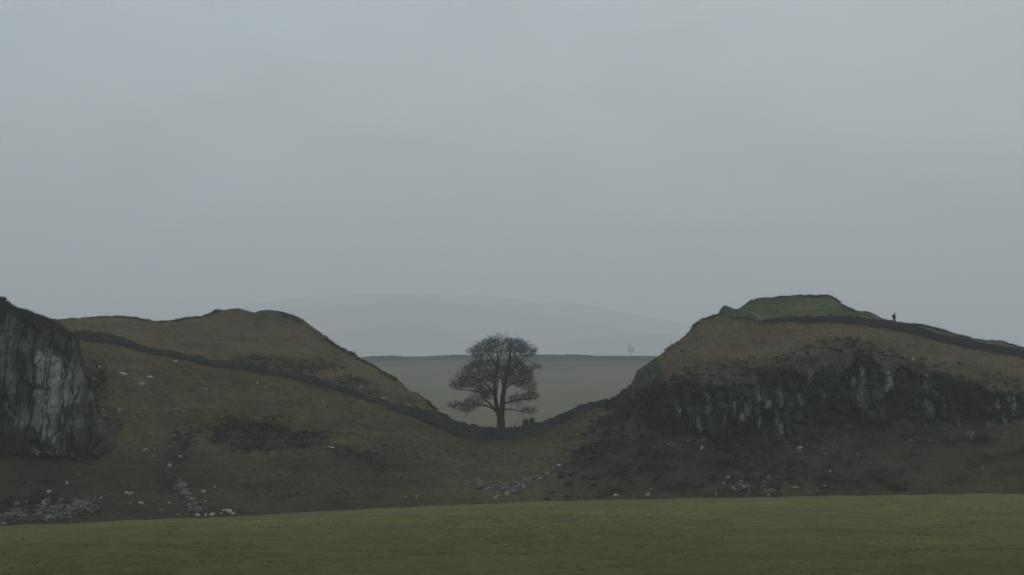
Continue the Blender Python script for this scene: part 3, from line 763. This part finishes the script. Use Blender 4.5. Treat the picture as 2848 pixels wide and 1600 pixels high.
st(r6, 1270, 695, 40, 24, g5, 'pale stone highest up the gully toward the crag')
st(r6, 1150, 780, 26, 34, g5, 'pale stone halfway up the gully')
st(r6, 1075, 820, 40, 22, g5, 'flat pale stone where the gully narrows')
st(r4, 1742, 824, 26, 18, g5, 'small pale stone near the field edge below the left end of the gap wall')
st(r4, 1852, 820, 12, 40, g5, 'thin upright pale stone near the field edge below the left end of the gap wall')
g6 = 'pale stones at the foot of the right hill'
z7s = .4285
st(r6, 1497, 1042, 24, 20, g6, 'small pale stone on the field edge right of the gully', .28)
st(r6, 1835, 990, 40, 36, g6, 'bright stone left of the dark heather at the field edge', .28)
st(r6, 2152, 982, 34, 34, g6, 'bright stone near the field edge under the left end of the crag', .28)
st(r6, 2185, 930, 16, 16, g6, 'tiny pale stone above the bright stone under the left end of the crag', .28)
st(z7, 615, 1275, 30, 16, g6, 'slanting pale stone at the top left of the stone group under the crag', z7s)
st(z7, 590, 1315, 14, 14, g6, 'tiny stone at the left of the stone group under the crag', z7s)
st(z7, 700, 1302, 18, 18, g6, 'small stone at the top right of the stone group under the crag', z7s)
st(z7, 645, 1343, 36, 24, g6, 'brightest wide stone of the stone group under the crag', z7s)
st(z7, 716, 1335, 30, 24, g6, 'bright stone at the right of the stone group under the crag', z7s)
st(z7, 742, 1350, 26, 20, g6, 'dull stone at the right end of the stone group under the crag', z7s)
st(z7, 882, 1272, 16, 18, g6, 'small pale stone, upper one of the pair right of the stone group', z7s)
st(z7, 855, 1306, 16, 14, g6, 'small pale stone, lower one of the pair right of the stone group', z7s)
st(z7, 878, 1395, 34, 28, g6, 'dull block at the field edge right of the stone group', z7s)
st(z7, 540, 1383, 14, 20, g6, 'tiny upright stone at the field edge left of the stone group', z7s)
st(z7, 1060, 1340, 34, 14, g6, 'flat slanting stone in the middle of the right hill foot', z7s)
st(z7, 1143, 1382, 20, 34, g6, 'dull upright stone at the field edge in the middle of the right hill foot', z7s)
st(z7, 1243, 1308, 16, 16, g6, 'upper one of two stacked small stones on the right hill foot', z7s)
st(z7, 1245, 1334, 18, 18, g6, 'lower one of two stacked small stones on the right hill foot', z7s)
st(z7, 1282, 1240, 22, 16, g6, 'pale stone above the two stacked small stones', z7s)
st(z7, 1090, 1084, 36, 18, g6, 'flat bright slab just below the right crag', z7s)
st(z7, 443, 1087, 28, 32, g6, 'pale block below the left part of the right crag', z7s)
st(z7, 2268, 1217, 12, 12, g6, 'tiny pale stone alone on the olive slope at the right', z7s)
st(z7, 1938, 1034, 22, 26, g6, 'dull pale stone at the foot of the right part of the crag', z7s)
st(z7, 1808, 1036, 18, 12, g6, 'small flat stone at the foot of the middle of the right crag', z7s)
st(z7, 2200, 995, 32, 50, g6, 'dull upright block at the foot of the right crag near the frame edge', z7s)
st(z7, 102, 1388, 20, 26, g6, 'pale stone at the field edge where the right hill begins', z7s)
st(z7, 1820, 512, 22, 24, g6, 'pale stone on the brown slope just above the crag top', z7s)
g7 = 'pale stones above the lower part of the long wall'
st(r3, 1115, 972, 50, 14, g7, 'flat pale stone above the dark bank behind the long wall')
st(r3, 835, 910, 30, 14, g7, 'small stone on the dark bank above the long wall')
st(r3, 1300, 1055, 50, 30, g7, 'grey block on the slope above the lower long wall')
st(r3, 1370, 1092, 36, 20, g7, 'grey stone right of the grey block above the lower long wall')
st(r3, 1520, 1165, 44, 14, g7, 'flat stone above the lowest third of the long wall')
st(r3, 1770, 1240, 26, 18, g7, 'small stone above the lowest end of the long wall')
st(r3, 1848, 1294, 18, 14, g7, 'tiny pale stone near the lowest end of the long wall')
st(r3, 480, 390, 44, 34, g7, 'pale grey outcrop stone on the right shoulder of the left hill')
st(r3, 1480, 1030, 44, 22, g7, 'grey outcrop stone on the steep end of the left hill')
st(r3, 775, 465, 30, 36, g7, 'grey stone on the skyline edge of the left hill shoulder')
st(r3, 270, 1020, 20, 18, g7, 'tiny pale stone on the slope below the middle of the long wall')
st(r3, 1180, 1118, 16, 14, g7, 'tiny stone just under the lower long wall')
st(r3, 930, 1200, 14, 24, g7, 'small upright stone on the slope below the lower long wall')
dim = ('dull', 'grey', 'faint')
M_stone_d = flat_mat('dull_stone', (.13, .138, .125), [(1.2, .25, (1, 1, 1)), (7., .25, (1, 1, 1))], (8., .5, .04))
protos_d = []
for m in protos:
    q = m.copy(); q.materials[0] = M_stone_d; protos_d.append(q)
for i, (u, v, w, h, grp, lab) in enumerate(stones):
    r = shoot(u, v + h * .3)
    if not r: continue
    p = r[0]; s = p.y / F
    me = (protos_d if lab.split()[0] in dim or any(d in lab.split()[:3] for d in dim) else protos)[i % 8]
    o = link('boulder', me)
    sx, sz = max(w, 3.2) * s / 1.45, max(h, 3.2) * s / 1.35
    o.scale = (sx, (sx + sz) / 2, sz)
    o.rotation_euler = (rg2.uniform(-.2, .2), rg2.uniform(-.45, .45) if w > 1.5 * h else rg2.uniform(-.2, .2), rg2.uniform(-.3, .3))
    o.location = (p.x, p.y + .1, p.z + sz * .12)
    tag(o, lab, 'stone', grp)

# scree: too many small stones to count
def scree(name, patches, label, mat=M_scree):
    b = Bucket(); rg = np.random.default_rng(len(patches) * 7 + 1)
    for (u0, v0, ru, rv, ang, n) in patches:
        for _ in range(n):
            a, r_ = rg.uniform(0, 2 * math.pi), abs(rg.normal(0, .5))
            du, dv = r_ * math.cos(a) * ru, r_ * math.sin(a) * rv
            ca, sa = math.cos(ang), math.sin(ang)
            hit = shoot(u0 + du * ca - dv * sa, v0 + du * sa + dv * ca)
            if not hit or hit[0].y < 300: continue
            s = rg.uniform(.1, .3) * (1 + (rg.random() < .12) * 1.3)
            v = rock_mesh(rg, IV1) * np.array([s * rg.uniform(.8, 1.7), s, s * rg.uniform(.5, 1.)])
            q = rg.uniform(-.6, .6); v = np.stack([v[:, 0] * math.cos(q) - v[:, 2] * math.sin(q), v[:, 1], v[:, 0] * math.sin(q) + v[:, 2] * math.cos(q)], -1)
            b.add(v + np.array(hit[0][:]) + (0, 0, s * .3), IF1)
    tag(link(name, b.mesh(name, mat)), label, 'scree', kind='stuff')
scree('scree', [(150, 1415, 110, 30, 0, 330), (230, 1405, 60, 26, 0, 230), (40, 1435, 60, 26, 0, 140), (110, 1440, 110, 14, 0, 170)], 'grey scree of small stones at the foot of the crag')
scree('scree', [(285, 1150, 22, 60, 0, 46), (262, 1060, 14, 50, 0, 26), (150, 1262, 150, 12, 0, 60), (320, 1230, 30, 26, 0, 30)], 'broken rock spilling from the right side and base of the grey crag')
scree('scree', [(520, 1375, 60, 17, 1.0, 120), (548, 1418, 40, 16, 0, 100), (500, 1360, 22, 9, .4, 26)], 'second smaller patch of grey scree at the field edge right of the first')
scree('scree', [(1450, 1350, 75, 16, -.55, 230), (1400, 1362, 70, 15, 0, 100), (1345, 1348, 50, 18, 0, 80), (1530, 1310, 45, 10, -.7, 60)], 'grey rubble in the gully below the tree')
scree('scree', [(2060, 1352, 60, 18, 0, 50), (1960, 1230, 120, 20, 0, 40), (2300, 1250, 250, 40, 0, 50), (2130, 1370, 60, 12, 0, 30)], 'sparse rubble below the right crag')

# ------------------------------------------------------------------ heather and tussocks (nobody could count them)
def tufts(name, n, sampler, hgt, wid, blades, mat, colfn, label, cat, seed, surf=('hill', 'crag'), lean=.35, maxY=999):
    rg = np.random.default_rng(seed); Vs, cs = [], []
    for _ in range(n):
        r = sampler(rg)
        if r is None: continue
        p, scale = r
        c = colfn(rg, p)
        k = blades; a = rg.uniform(0, 2 * math.pi, k); ln = rg.uniform(.5, 1., k) * hgt * scale; w = wid * scale
        sp = max(wid * 1.6, hgt * .55) * scale; bx = p[0] + rg.normal(0, sp, k); by = p[1] + rg.normal(0, sp, k)
        d = rg.uniform(0, lean, k) * ln * 2
        z0 = p[2] - .06
        t0 = np.stack([bx - np.sin(a) * w * .5, by + np.cos(a) * w * .5, np.full(k, z0)], -1)
        t1 = np.stack([bx + np.sin(a) * w * .5, by - np.cos(a) * w * .5, np.full(k, z0)], -1)
        t2 = np.stack([bx + np.cos(a) * d, by + np.sin(a) * d, z0 + ln], -1)
        Vs.append(np.stack([t0, t1, t2], 1).reshape(-1, 3)); cs.append(np.tile(c, (3 * k, 1)))
    V = np.concatenate(Vs); f = np.arange(len(V)).reshape(-1, 3)
    me = raw_mesh(name, V, f, mat, np.concatenate(cs), False)
    tag(link(name, me), label, cat, kind='stuff')

Vr = V.reshape(nr, nc, 3); hmr = hm; ucol = np.where((us > -80) & (us < 2930))[0]
def samp_hill(lo, hi, cond):
    def f(rg):
        for _ in range(6):
            i = rg.integers(lo, hi); j = rg.integers(ucol[0], ucol[-1])
            if cond(i, j, rg): 
                p = Vr[i, j] * .5 + Vr[min(i + 1, nr - 1), min(j + 1, nc - 1)] * .5
                return p + np.array([rg.uniform(-.15, .15), 0, 0]), rg.uniform(.6, 1.25)
        return None
    return f
def colnear(f=1., tint=(1, 1, 1)):
    def g(rg, p):
        j = int(np.searchsorted(us, UC + p[0] / p[1] * F)); j = min(max(j, 0), nc - 1)
        i = int(np.abs(Vr[:R4 + 1, j, 1] - p[1]).argmin())
        return col[i, j] * f * rg.uniform(.75, 1.2) * np.array(tint)
    return g
tufts('tussock_grass', 17000, samp_hill(6, R4 + 1, lambda i, j, r: rock[i, j] < .4 and hm[i, j] < .6), .3, .085, 10, M_tuft, colnear(1.3), 'rough brown tussock grass over both hillsides', 'grass', 3)
tufts('tussock_grass', 4200, samp_hill(R4 - 3, R4 + 2, lambda i, j, r: fbm(Vr[i, j, 0], 0., 0., 5., 2, 4) > -.1), .4, .085, 11, M_tuft, colnear(.8), 'dark grass fringe along the skyline of the hills', 'grass', 4)
def hsamp(rg):
    for _ in range(30):
        i = rg.integers(6, R4); j = rg.integers(ucol[0], ucol[-1])
        if hm[i, j] > .35 and rock[i, j] < .5 and rg.random() < hm[i, j] ** 2 * .6:
            return Vr[i, j] + np.array([rg.uniform(-.3, .3), 0, 0]), rg.uniform(.6, 1.4)
    return None
tufts('heather', 4200, hsamp, .36, .15, 20, M_heather, lambda rg, p: np.array([.02, .02, .02]), 'dark heather in patches on the slopes', 'heather', 5, lean=.6)
def csamp(rg):
    i = rg.integers(118, K.shape[0] - 12); j = rg.integers(60, len(usc) - 40)
    return np.array([kx[i, j], ky[i, j], kz[i, j]]), rg.uniform(.6, 1.2)
tufts('crag_grass', 2600, csamp, .42, .09, 12, M_tuft, lambda rg, p: np.array([.042, .045, .032]) * rg.uniform(.7, 1.2), 'dark rough grass along the top of the left crag', 'grass', 6)
# ledges of vegetation on the cliff
def lsamp(rg):
    for _ in range(20):
        i = rg.integers(R1 - 6, R2 + 2); j = rg.integers(ucol[0], ucol[-1])
        if rock[i, j] > .5 and pale[i, j] < .1 and fbm(Vr[i, j, 0], 0., Vr[i, j, 2], 4., 3, 88) > .05:
            return Vr[i, j], rg.uniform(.6, 1.3)
    return None
tufts('ledge_plants', 5000, lsamp, .36, .14, 16, M_heather, lambda rg, p: np.array([.02, .02, .02]), 'dark heather clinging to the ledges of the right crag', 'heather', 9, lean=.8)

# grass of the field: denser close to the camera, only what is large enough to see
def fsamp(rg):
    Yq = 32 * (300 / 32.) ** (rg.random() ** 1.25); u = rg.uniform(-60, 2910)
    x = (u - UC) / F * Yq
    d = fbm(np.array(x), np.array(Yq * .6), np.array(0.), 2.6, 3, 66)
    if d < -.2 and rg.random() < .75: return None
    z = ground_z(x, Yq, bvh_field)
    if z is None: return None
    return np.array([x, Yq, z + .03]), rg.uniform(.6, 1.2) * (.45 + .55 * min(Yq / 130., 1.4)) * (1.3 if d > .35 else 1.)
def fcol(rg, p):
    t = rg.random(); c = np.array([.105, .118, .032]) * (1 - t) + np.array([.095, .088, .03]) * t
    return c * rg.uniform(.8, 1.12)
tufts('field_grass', 26000, fsamp, .085, .04, 6, M_tuft, fcol, 'short olive grass tufts over the foreground pasture', 'grass', 7, lean=.7)

# ------------------------------------------------------------------ small shrubs and the pale stone by the tree
def shrub(u, Yq, h, w, label, seed):
    rg = np.random.default_rng(seed)
    x = (u - UC) / F * Yq; z = ground_z(x, Yq)
    root = empty('shrub', (x, Yq, z)); tag(root, label, 'shrub', 'small shrubs behind the gap wall')
    sb = Bucket(); lb = []
    for k in range(9):
        a = rg.uniform(0, 6.28); e = np.array([math.cos(a) * w * rg.uniform(.2, .5), math.sin(a) * w * .4, h * rg.uniform(.65, 1.)])
        pts = np.array([[0, 0, -.1], e * .5 + rg.normal(0, .04, 3), e]); tube(sb, pts, [.035, .025, .01], 4)
        for _ in range(110):
            t = rg.uniform(.35, 1.05); c = e * t + rg.normal(0, w * .13, 3); d = rg.normal(size=(3, 3)) * .09; lb.append(c + d)
    link('stem', sb.mesh('stem', M_bark), root)
    Vv = np.concatenate(lb); link('foliage', raw_mesh('foliage', Vv, np.arange(len(Vv)).reshape(-1, 3), M_bush, None, False), root)
shrub(1463, 355.5, 3.0, 1.2, 'dark upright shrub right of the tree, left one of two behind the wall', 1)
shrub(1478, 355.5, 2.7, 1.0, 'lower leaning shrub right of the tree, right one of two behind the wall', 2)
o = link('boulder', protos[2]); xq = (1432 - UC) / F * 355.5; wv = [v.co for v in bpy.data.objects['dry_stone_wall'].data.vertices if abs(v.co.x - xq) < .35]; wt = max(wv, key=lambda c: c.z)
o.scale = (.42, .36, .62); o.location = (xq, wt.y, wt.z + .33); tag(o, 'bright upright stone resting on the wall top between the tree and the shrubs', 'stone')

# dark bush mounds on the talus
def mound(u, v, w, h, label, seed):
    r = shoot(u, v)
    if not r: return
    rg = np.random.default_rng(seed); p = np.array(r[0][:]); s = p[1] / F
    W, H = w * s, h * s; n = int(450 * W * H / 4 + 150)
    d = rg.normal(size=(n, 3)); d /= np.linalg.norm(d, axis=1)[:, None]; rr = rg.random(n) ** .3
    c = d * rr[:, None] * np.array([W / 2, W / 3, H / 2]); c[:, 2] += c[:, 0] * rg.normal(0, .2) + .06 * H * rg.normal(size=n)
    t = c[:, None] + rg.normal(0, .12, (n, 3, 3))
    o = link('heather_bush', raw_mesh('heather_bush', t.reshape(-1, 3), np.arange(3 * n).reshape(-1, 3), M_heather, None, False))
    o.location = (p[0], p[1] + .3, p[2]); tag(o, label, 'bush', 'dark heather bushes at the foot of the right hill')
mound(2488, 1357, 38, 26, 'large dark rounded bush at the right near the field edge', 1)
mound(1585, 1350, 44, 18, 'dark bush at the field edge right of the gully rubble', 2)
mound(1560, 1330, 18, 12, 'small dark bush above the bush right of the gully', 3)
mound(1655, 1352, 26, 14, 'low dark bush right of the bush beside the gully', 4)
mound(1752, 1350, 26, 18, 'dark bush below the left end of the right crag, near the field', 5)
mound(1627, 1331, 18, 12, 'small slanting dark bush under the dark heather patch', 6)
mound(1820, 1335, 44, 12, 'long low dark bush on the right hill foot', 7)
mound(1650, 1203, 22, 22, 'dark bush on the left edge of the right hill below the wall', 8)
mound(1690, 1206, 20, 12, 'smaller dark bush right of the bush below the wall', 9)
mound(2040, 1335, 50, 16, 'low dark bush above the stone group under the crag', 10)
mound(2330, 1275, 30, 14, 'dark bush above the two stacked small stones', 11)
mound(2667, 1015, 14, 10, 'tiny dark bush on the brown slope above the right crag', 12)
mound(1900, 978, 12, 8, 'tiny dark bush on the left shoulder above the crag', 13)

# ------------------------------------------------------------------ the walker
def walker(u, Yq):
    x = (u - UC) / F * Yq; z = ground_z(x, Yq)
    root = empty('person', (x, Yq, z)); tag(root, 'person in dark clothes walking along the crest of the right hill', 'person')
    # joints: figure faces -X (towards the mound), right = toward -Y
    J = [((0, 0, .95), .2), ((.0, 0, 1.12), .19), ((-.04, 0, 1.32), .2), ((-.06, 0, 1.45), .14), ((-.09, 0, 1.53), .062), ((-.11, 0, 1.60), .085), ((-.115, 0, 1.70), .10), ((-.11, 0, 1.77), .075)]
    E = [(0, 1), (1, 2), (2, 3), (3, 4), (4, 5), (5, 6), (6, 7)]
    def chain(start, pts):
        prev = start
        for p in pts: J.append(p); E.append((prev, len(J) - 1)); prev = len(J) - 1
        return prev
    leg1 = chain(0, [((-.02, .11, .88), .115), ((-.17, .12, .50), .075), ((-.22, .12, .12), .05), ((-.24, .12, .05), .05), ((-.38, .12, .03), .04)])
    leg2 = chain(0, [((.02, -.11, .88), .115), ((.10, -.12, .50), .075), ((.30, -.12, .16), .05), ((.32, -.12, .07), .05), ((.22, -.12, .03), .04)])
    for sgn, pts in ((1, [((-.05, .22, 1.42), .075), ((.08, .34, 1.15), .055), ((-.02, .37, .92), .04), ((-.05, .37, .85), .035)]),
                     (-1, [((-.05, -.22, 1.42), .075), ((-.12, -.33, 1.15), .055), ((-.3, -.32, 1.0), .04), ((-.37, -.31, .98), .035)])):
        h = chain(2, pts); hp = J[h][0]; d = (-.02, 0, -.06) if sgn == 1 else (-.06, 0, -.01)
        for q in range(4):
            off = (q - 1.5) * .02; ln = (.9, 1.05, 1., .8)[q]
            chain(h, [((hp[0] + d[0] * ln + (0 if sgn == -1 else off), hp[1] - .01 * sgn, hp[2] + d[2] * ln + (off if sgn == -1 else 0)), .010),
                      ((hp[0] + d[0] * 1.7 * ln + (0 if sgn == -1 else off), hp[1] - .03 * sgn, hp[2] + d[2] * 1.6 * ln + (off if sgn == -1 else 0)), .008)])
        chain(h, [((hp[0] - .03, hp[1] - .03 * sgn, hp[2] + .01), .011), ((hp[0] - .055, hp[1] - .04 * sgn, hp[2] - .005), .009)])
    me = bpy.data.meshes.new('body'); me.from_pydata([j[0] for j in J], E, [])
    o = link('body', me)
    md = o.modifiers.new('Skin', 'SKIN'); sv = me.skin_vertices[0].data
    for i, j in enumerate(J): g_ = 1.25 if j[1] > .07 else (1.3 if j[1] > .036 and i > 7 else 1); sv[i].radius = (j[1] * g_, j[1] * g_ * (1.25 if i in (1, 2) else 1))
    sv[0].use_root = True
    s2 = o.modifiers.new('Sub', 'SUBSURF'); s2.levels = 1; s2.render_levels = 1
    dg = bpy.context.evaluated_depsgraph_get(); m2 = bpy.data.meshes.new_from_object(o.evaluated_get(dg))
    o.modifiers.clear(); o.data = m2; o.parent = root
    cl = flat_mat('dark_coat', (.018, .02, .026), [(6., .3, (1, 1, 1))]); tr = flat_mat('dark_trousers', (.014, .014, .017), [(6., .3, (1, 1, 1))])
    sk = flat_mat('skin', (.35, .2, .14), [(6., .1, (1, 1, 1))], rough=.6)
    m2.materials.clear()
    for m in (cl, tr, sk): m2.materials.append(m)
    for p in m2.polygons:
        c = p.center; p.use_smooth = True
        p.material_index = 2 if (c.z > 1.53) or (.74 < c.z < .93 and abs(c.y) > .32) or (c.x < -.35 and c.z > .8) else (1 if c.z < .82 else 0)
    def ball(name, c, r, m, par=root):
        v = IV * np.array(r) + np.array(c); return link(name, raw_mesh(name, v, IF, m, None, True), par)
    ball('hood', (-.085, 0, 1.70), (.125, .115, .135), cl)
    fce = ball('face', (-.17, 0, 1.665), (.055, .068, .09), sk)
    for sy in (-.03, .03): ball('eye', (-.222, sy, 1.69), (.010, .014, .008), tr, fce)
    ball('nose', (-.228, 0, 1.663), (.02, .013, .024), sk, fce); ball('mouth', (-.216, 0, 1.622), (.01, .024, .006), cl, fce)
    ball('backpack', (.22, 0, 1.22), (.17, .2, .33), flat_mat('grey_pack', (.05, .055, .06), [(6., .2, (1, 1, 1))]))
    root.scale = (1.12, 1.12, 1.12); root.rotation_euler = (0, 0, math.pi)
walker(2487, 366.5)

# ------------------------------------------------------------------ sky, light, haze, camera
W = bpy.data.worlds.new('World'); S.world = W; W.use_nodes = True
nt = W.node_tree; L = nt.links.new; bg = nt.nodes['Background']
EL, AZ = math.radians(48), math.radians(20)
sky = N(nt, 'ShaderNodeTexSky'); sky.sky_type = 'NISHITA'; sky.sun_disc = False; sky.sun_elevation = EL; sky.sun_rotation = AZ
sky.air_density = 1.; sky.dust_density = 6.; sky.ozone_density = 1.
tc = N(nt, 'ShaderNodeTexCoord'); sp = N(nt, 'ShaderNodeSeparateXYZ'); L(tc.outputs['Generated'], sp.inputs[0])
rp = N(nt, 'ShaderNodeValToRGB'); L(sp.outputs['Z'], rp.inputs[0])
e = rp.color_ramp.elements
SKYG = 11.   # the cloud layer in the sky texture's physical units (background strength 0.1)
def lin(c): return tuple(((q / 255 + .055) / 1.055) ** 2.4 for q in c)
e[0].position = 0.; e[0].color = (*lin((149, 160, 168)), 1)
e[1].position = 1.; e[1].color = (*lin((190, 198, 203)), 1)
for ps, c in ((.03, (154, 165, 170)), (.07, (161, 172, 176)), (.12, (168, 179, 183)), (.19, (175, 187, 192)), (.4, (183, 193, 199))):
    q = e.new(ps); q.color = (*lin(c), 1)
mp = N(nt, 'ShaderNodeMapping'); mp.inputs['Scale'].default_value = (1, 1, 2.2); L(tc.outputs['Generated'], mp.inputs[0])
n1 = N(nt, 'ShaderNodeTexNoise', Scale=9., Detail=5., Roughness=.52, Distortion=.4); L(mp.outputs[0], n1.inputs['Vector'])
mr = N(nt, 'ShaderNodeMapRange'); mr.inputs['From Min'].default_value = .3; mr.inputs['From Max'].default_value = .7
mr.inputs['To Min'].default_value = .93 * SKYG; mr.inputs['To Max'].default_value = 1.085 * SKYG; L(n1.outputs['Fac'], mr.inputs[0])
cl = N(nt, 'ShaderNodeVectorMath', _operation='SCALE'); L(rp.outputs[0], cl.inputs[0]); L(mr.outputs[0], cl.inputs['Scale'])
mx = N(nt, 'ShaderNodeMix', _data_type='RGBA'); mx.inputs[0].default_value = .94
L(sky.outputs[0], mx.inputs['A']); L(cl.outputs[0], mx.inputs['B']); L(mx.outputs['Result'], bg.inputs[0])
bg.inputs['Strength'].default_value = .1

sd = bpy.data.lights.new('sun', 'SUN'); sd.energy = .5; sd.angle = math.radians(40); sd.color = (1, .97, .92)
so = bpy.data.objects.new('sun', sd); C.objects.link(so)
sv_ = Vector((math.sin(AZ) * math.cos(EL), math.cos(AZ) * math.cos(EL), math.sin(EL)))
so.rotation_euler = sv_.to_track_quat('Z', 'Y').to_euler(); so.location = (0, 0, 300)

hz = bpy.data.meshes.new('haze'); v8 = [(x, y, z) for x in (-14000, 14000) for y in (-1000, 14500) for z in (-37.5, 475)]
hz.from_pydata(v8, [], [tuple(int(q) for q in f) for f in CF]); hm_ = bpy.data.materials.new('mist'); hm_.use_nodes = True
hn = hm_.node_tree; hn.nodes.clear(); ho = hn.nodes.new('ShaderNodeOutputMaterial'); hv = hn.nodes.new('ShaderNodeVolumePrincipled')
hv.inputs['Color'].default_value = (.93, .955, .98, 1); hv.inputs['Density'].default_value = .00024; hv.inputs['Anisotropy'].default_value = .2
hn.links.new(hv.outputs[0], ho.inputs['Volume']); hz.materials.append(hm_)
tag(link('haze', hz), 'thin grey mist in the air', 'haze', kind='stuff')

cd = bpy.data.cameras.new('camera'); cam = bpy.data.objects.new('camera', cd); C.objects.link(cam); S.camera = cam
cd.sensor_width = 36; cd.lens = 36 * F / 2848; cd.clip_end = 30000; cd.clip_start = .5
cam.rotation_euler = (math.radians(90), 0, 0); cd.shift_y = (HY - 800) / 2848
S.view_settings.view_transform = 'Standard'; S.view_settings.look = 'None'; S.view_settings.exposure = 0; S.view_settings.gamma = 1
S.cycles.use_denoising = True
try: S.cycles.denoiser = 'OPENIMAGEDENOISE'
except Exception: pass
S.cycles.max_bounces = 6; S.cycles.volume_bounces = 2; S.cycles.diffuse_bounces = 2
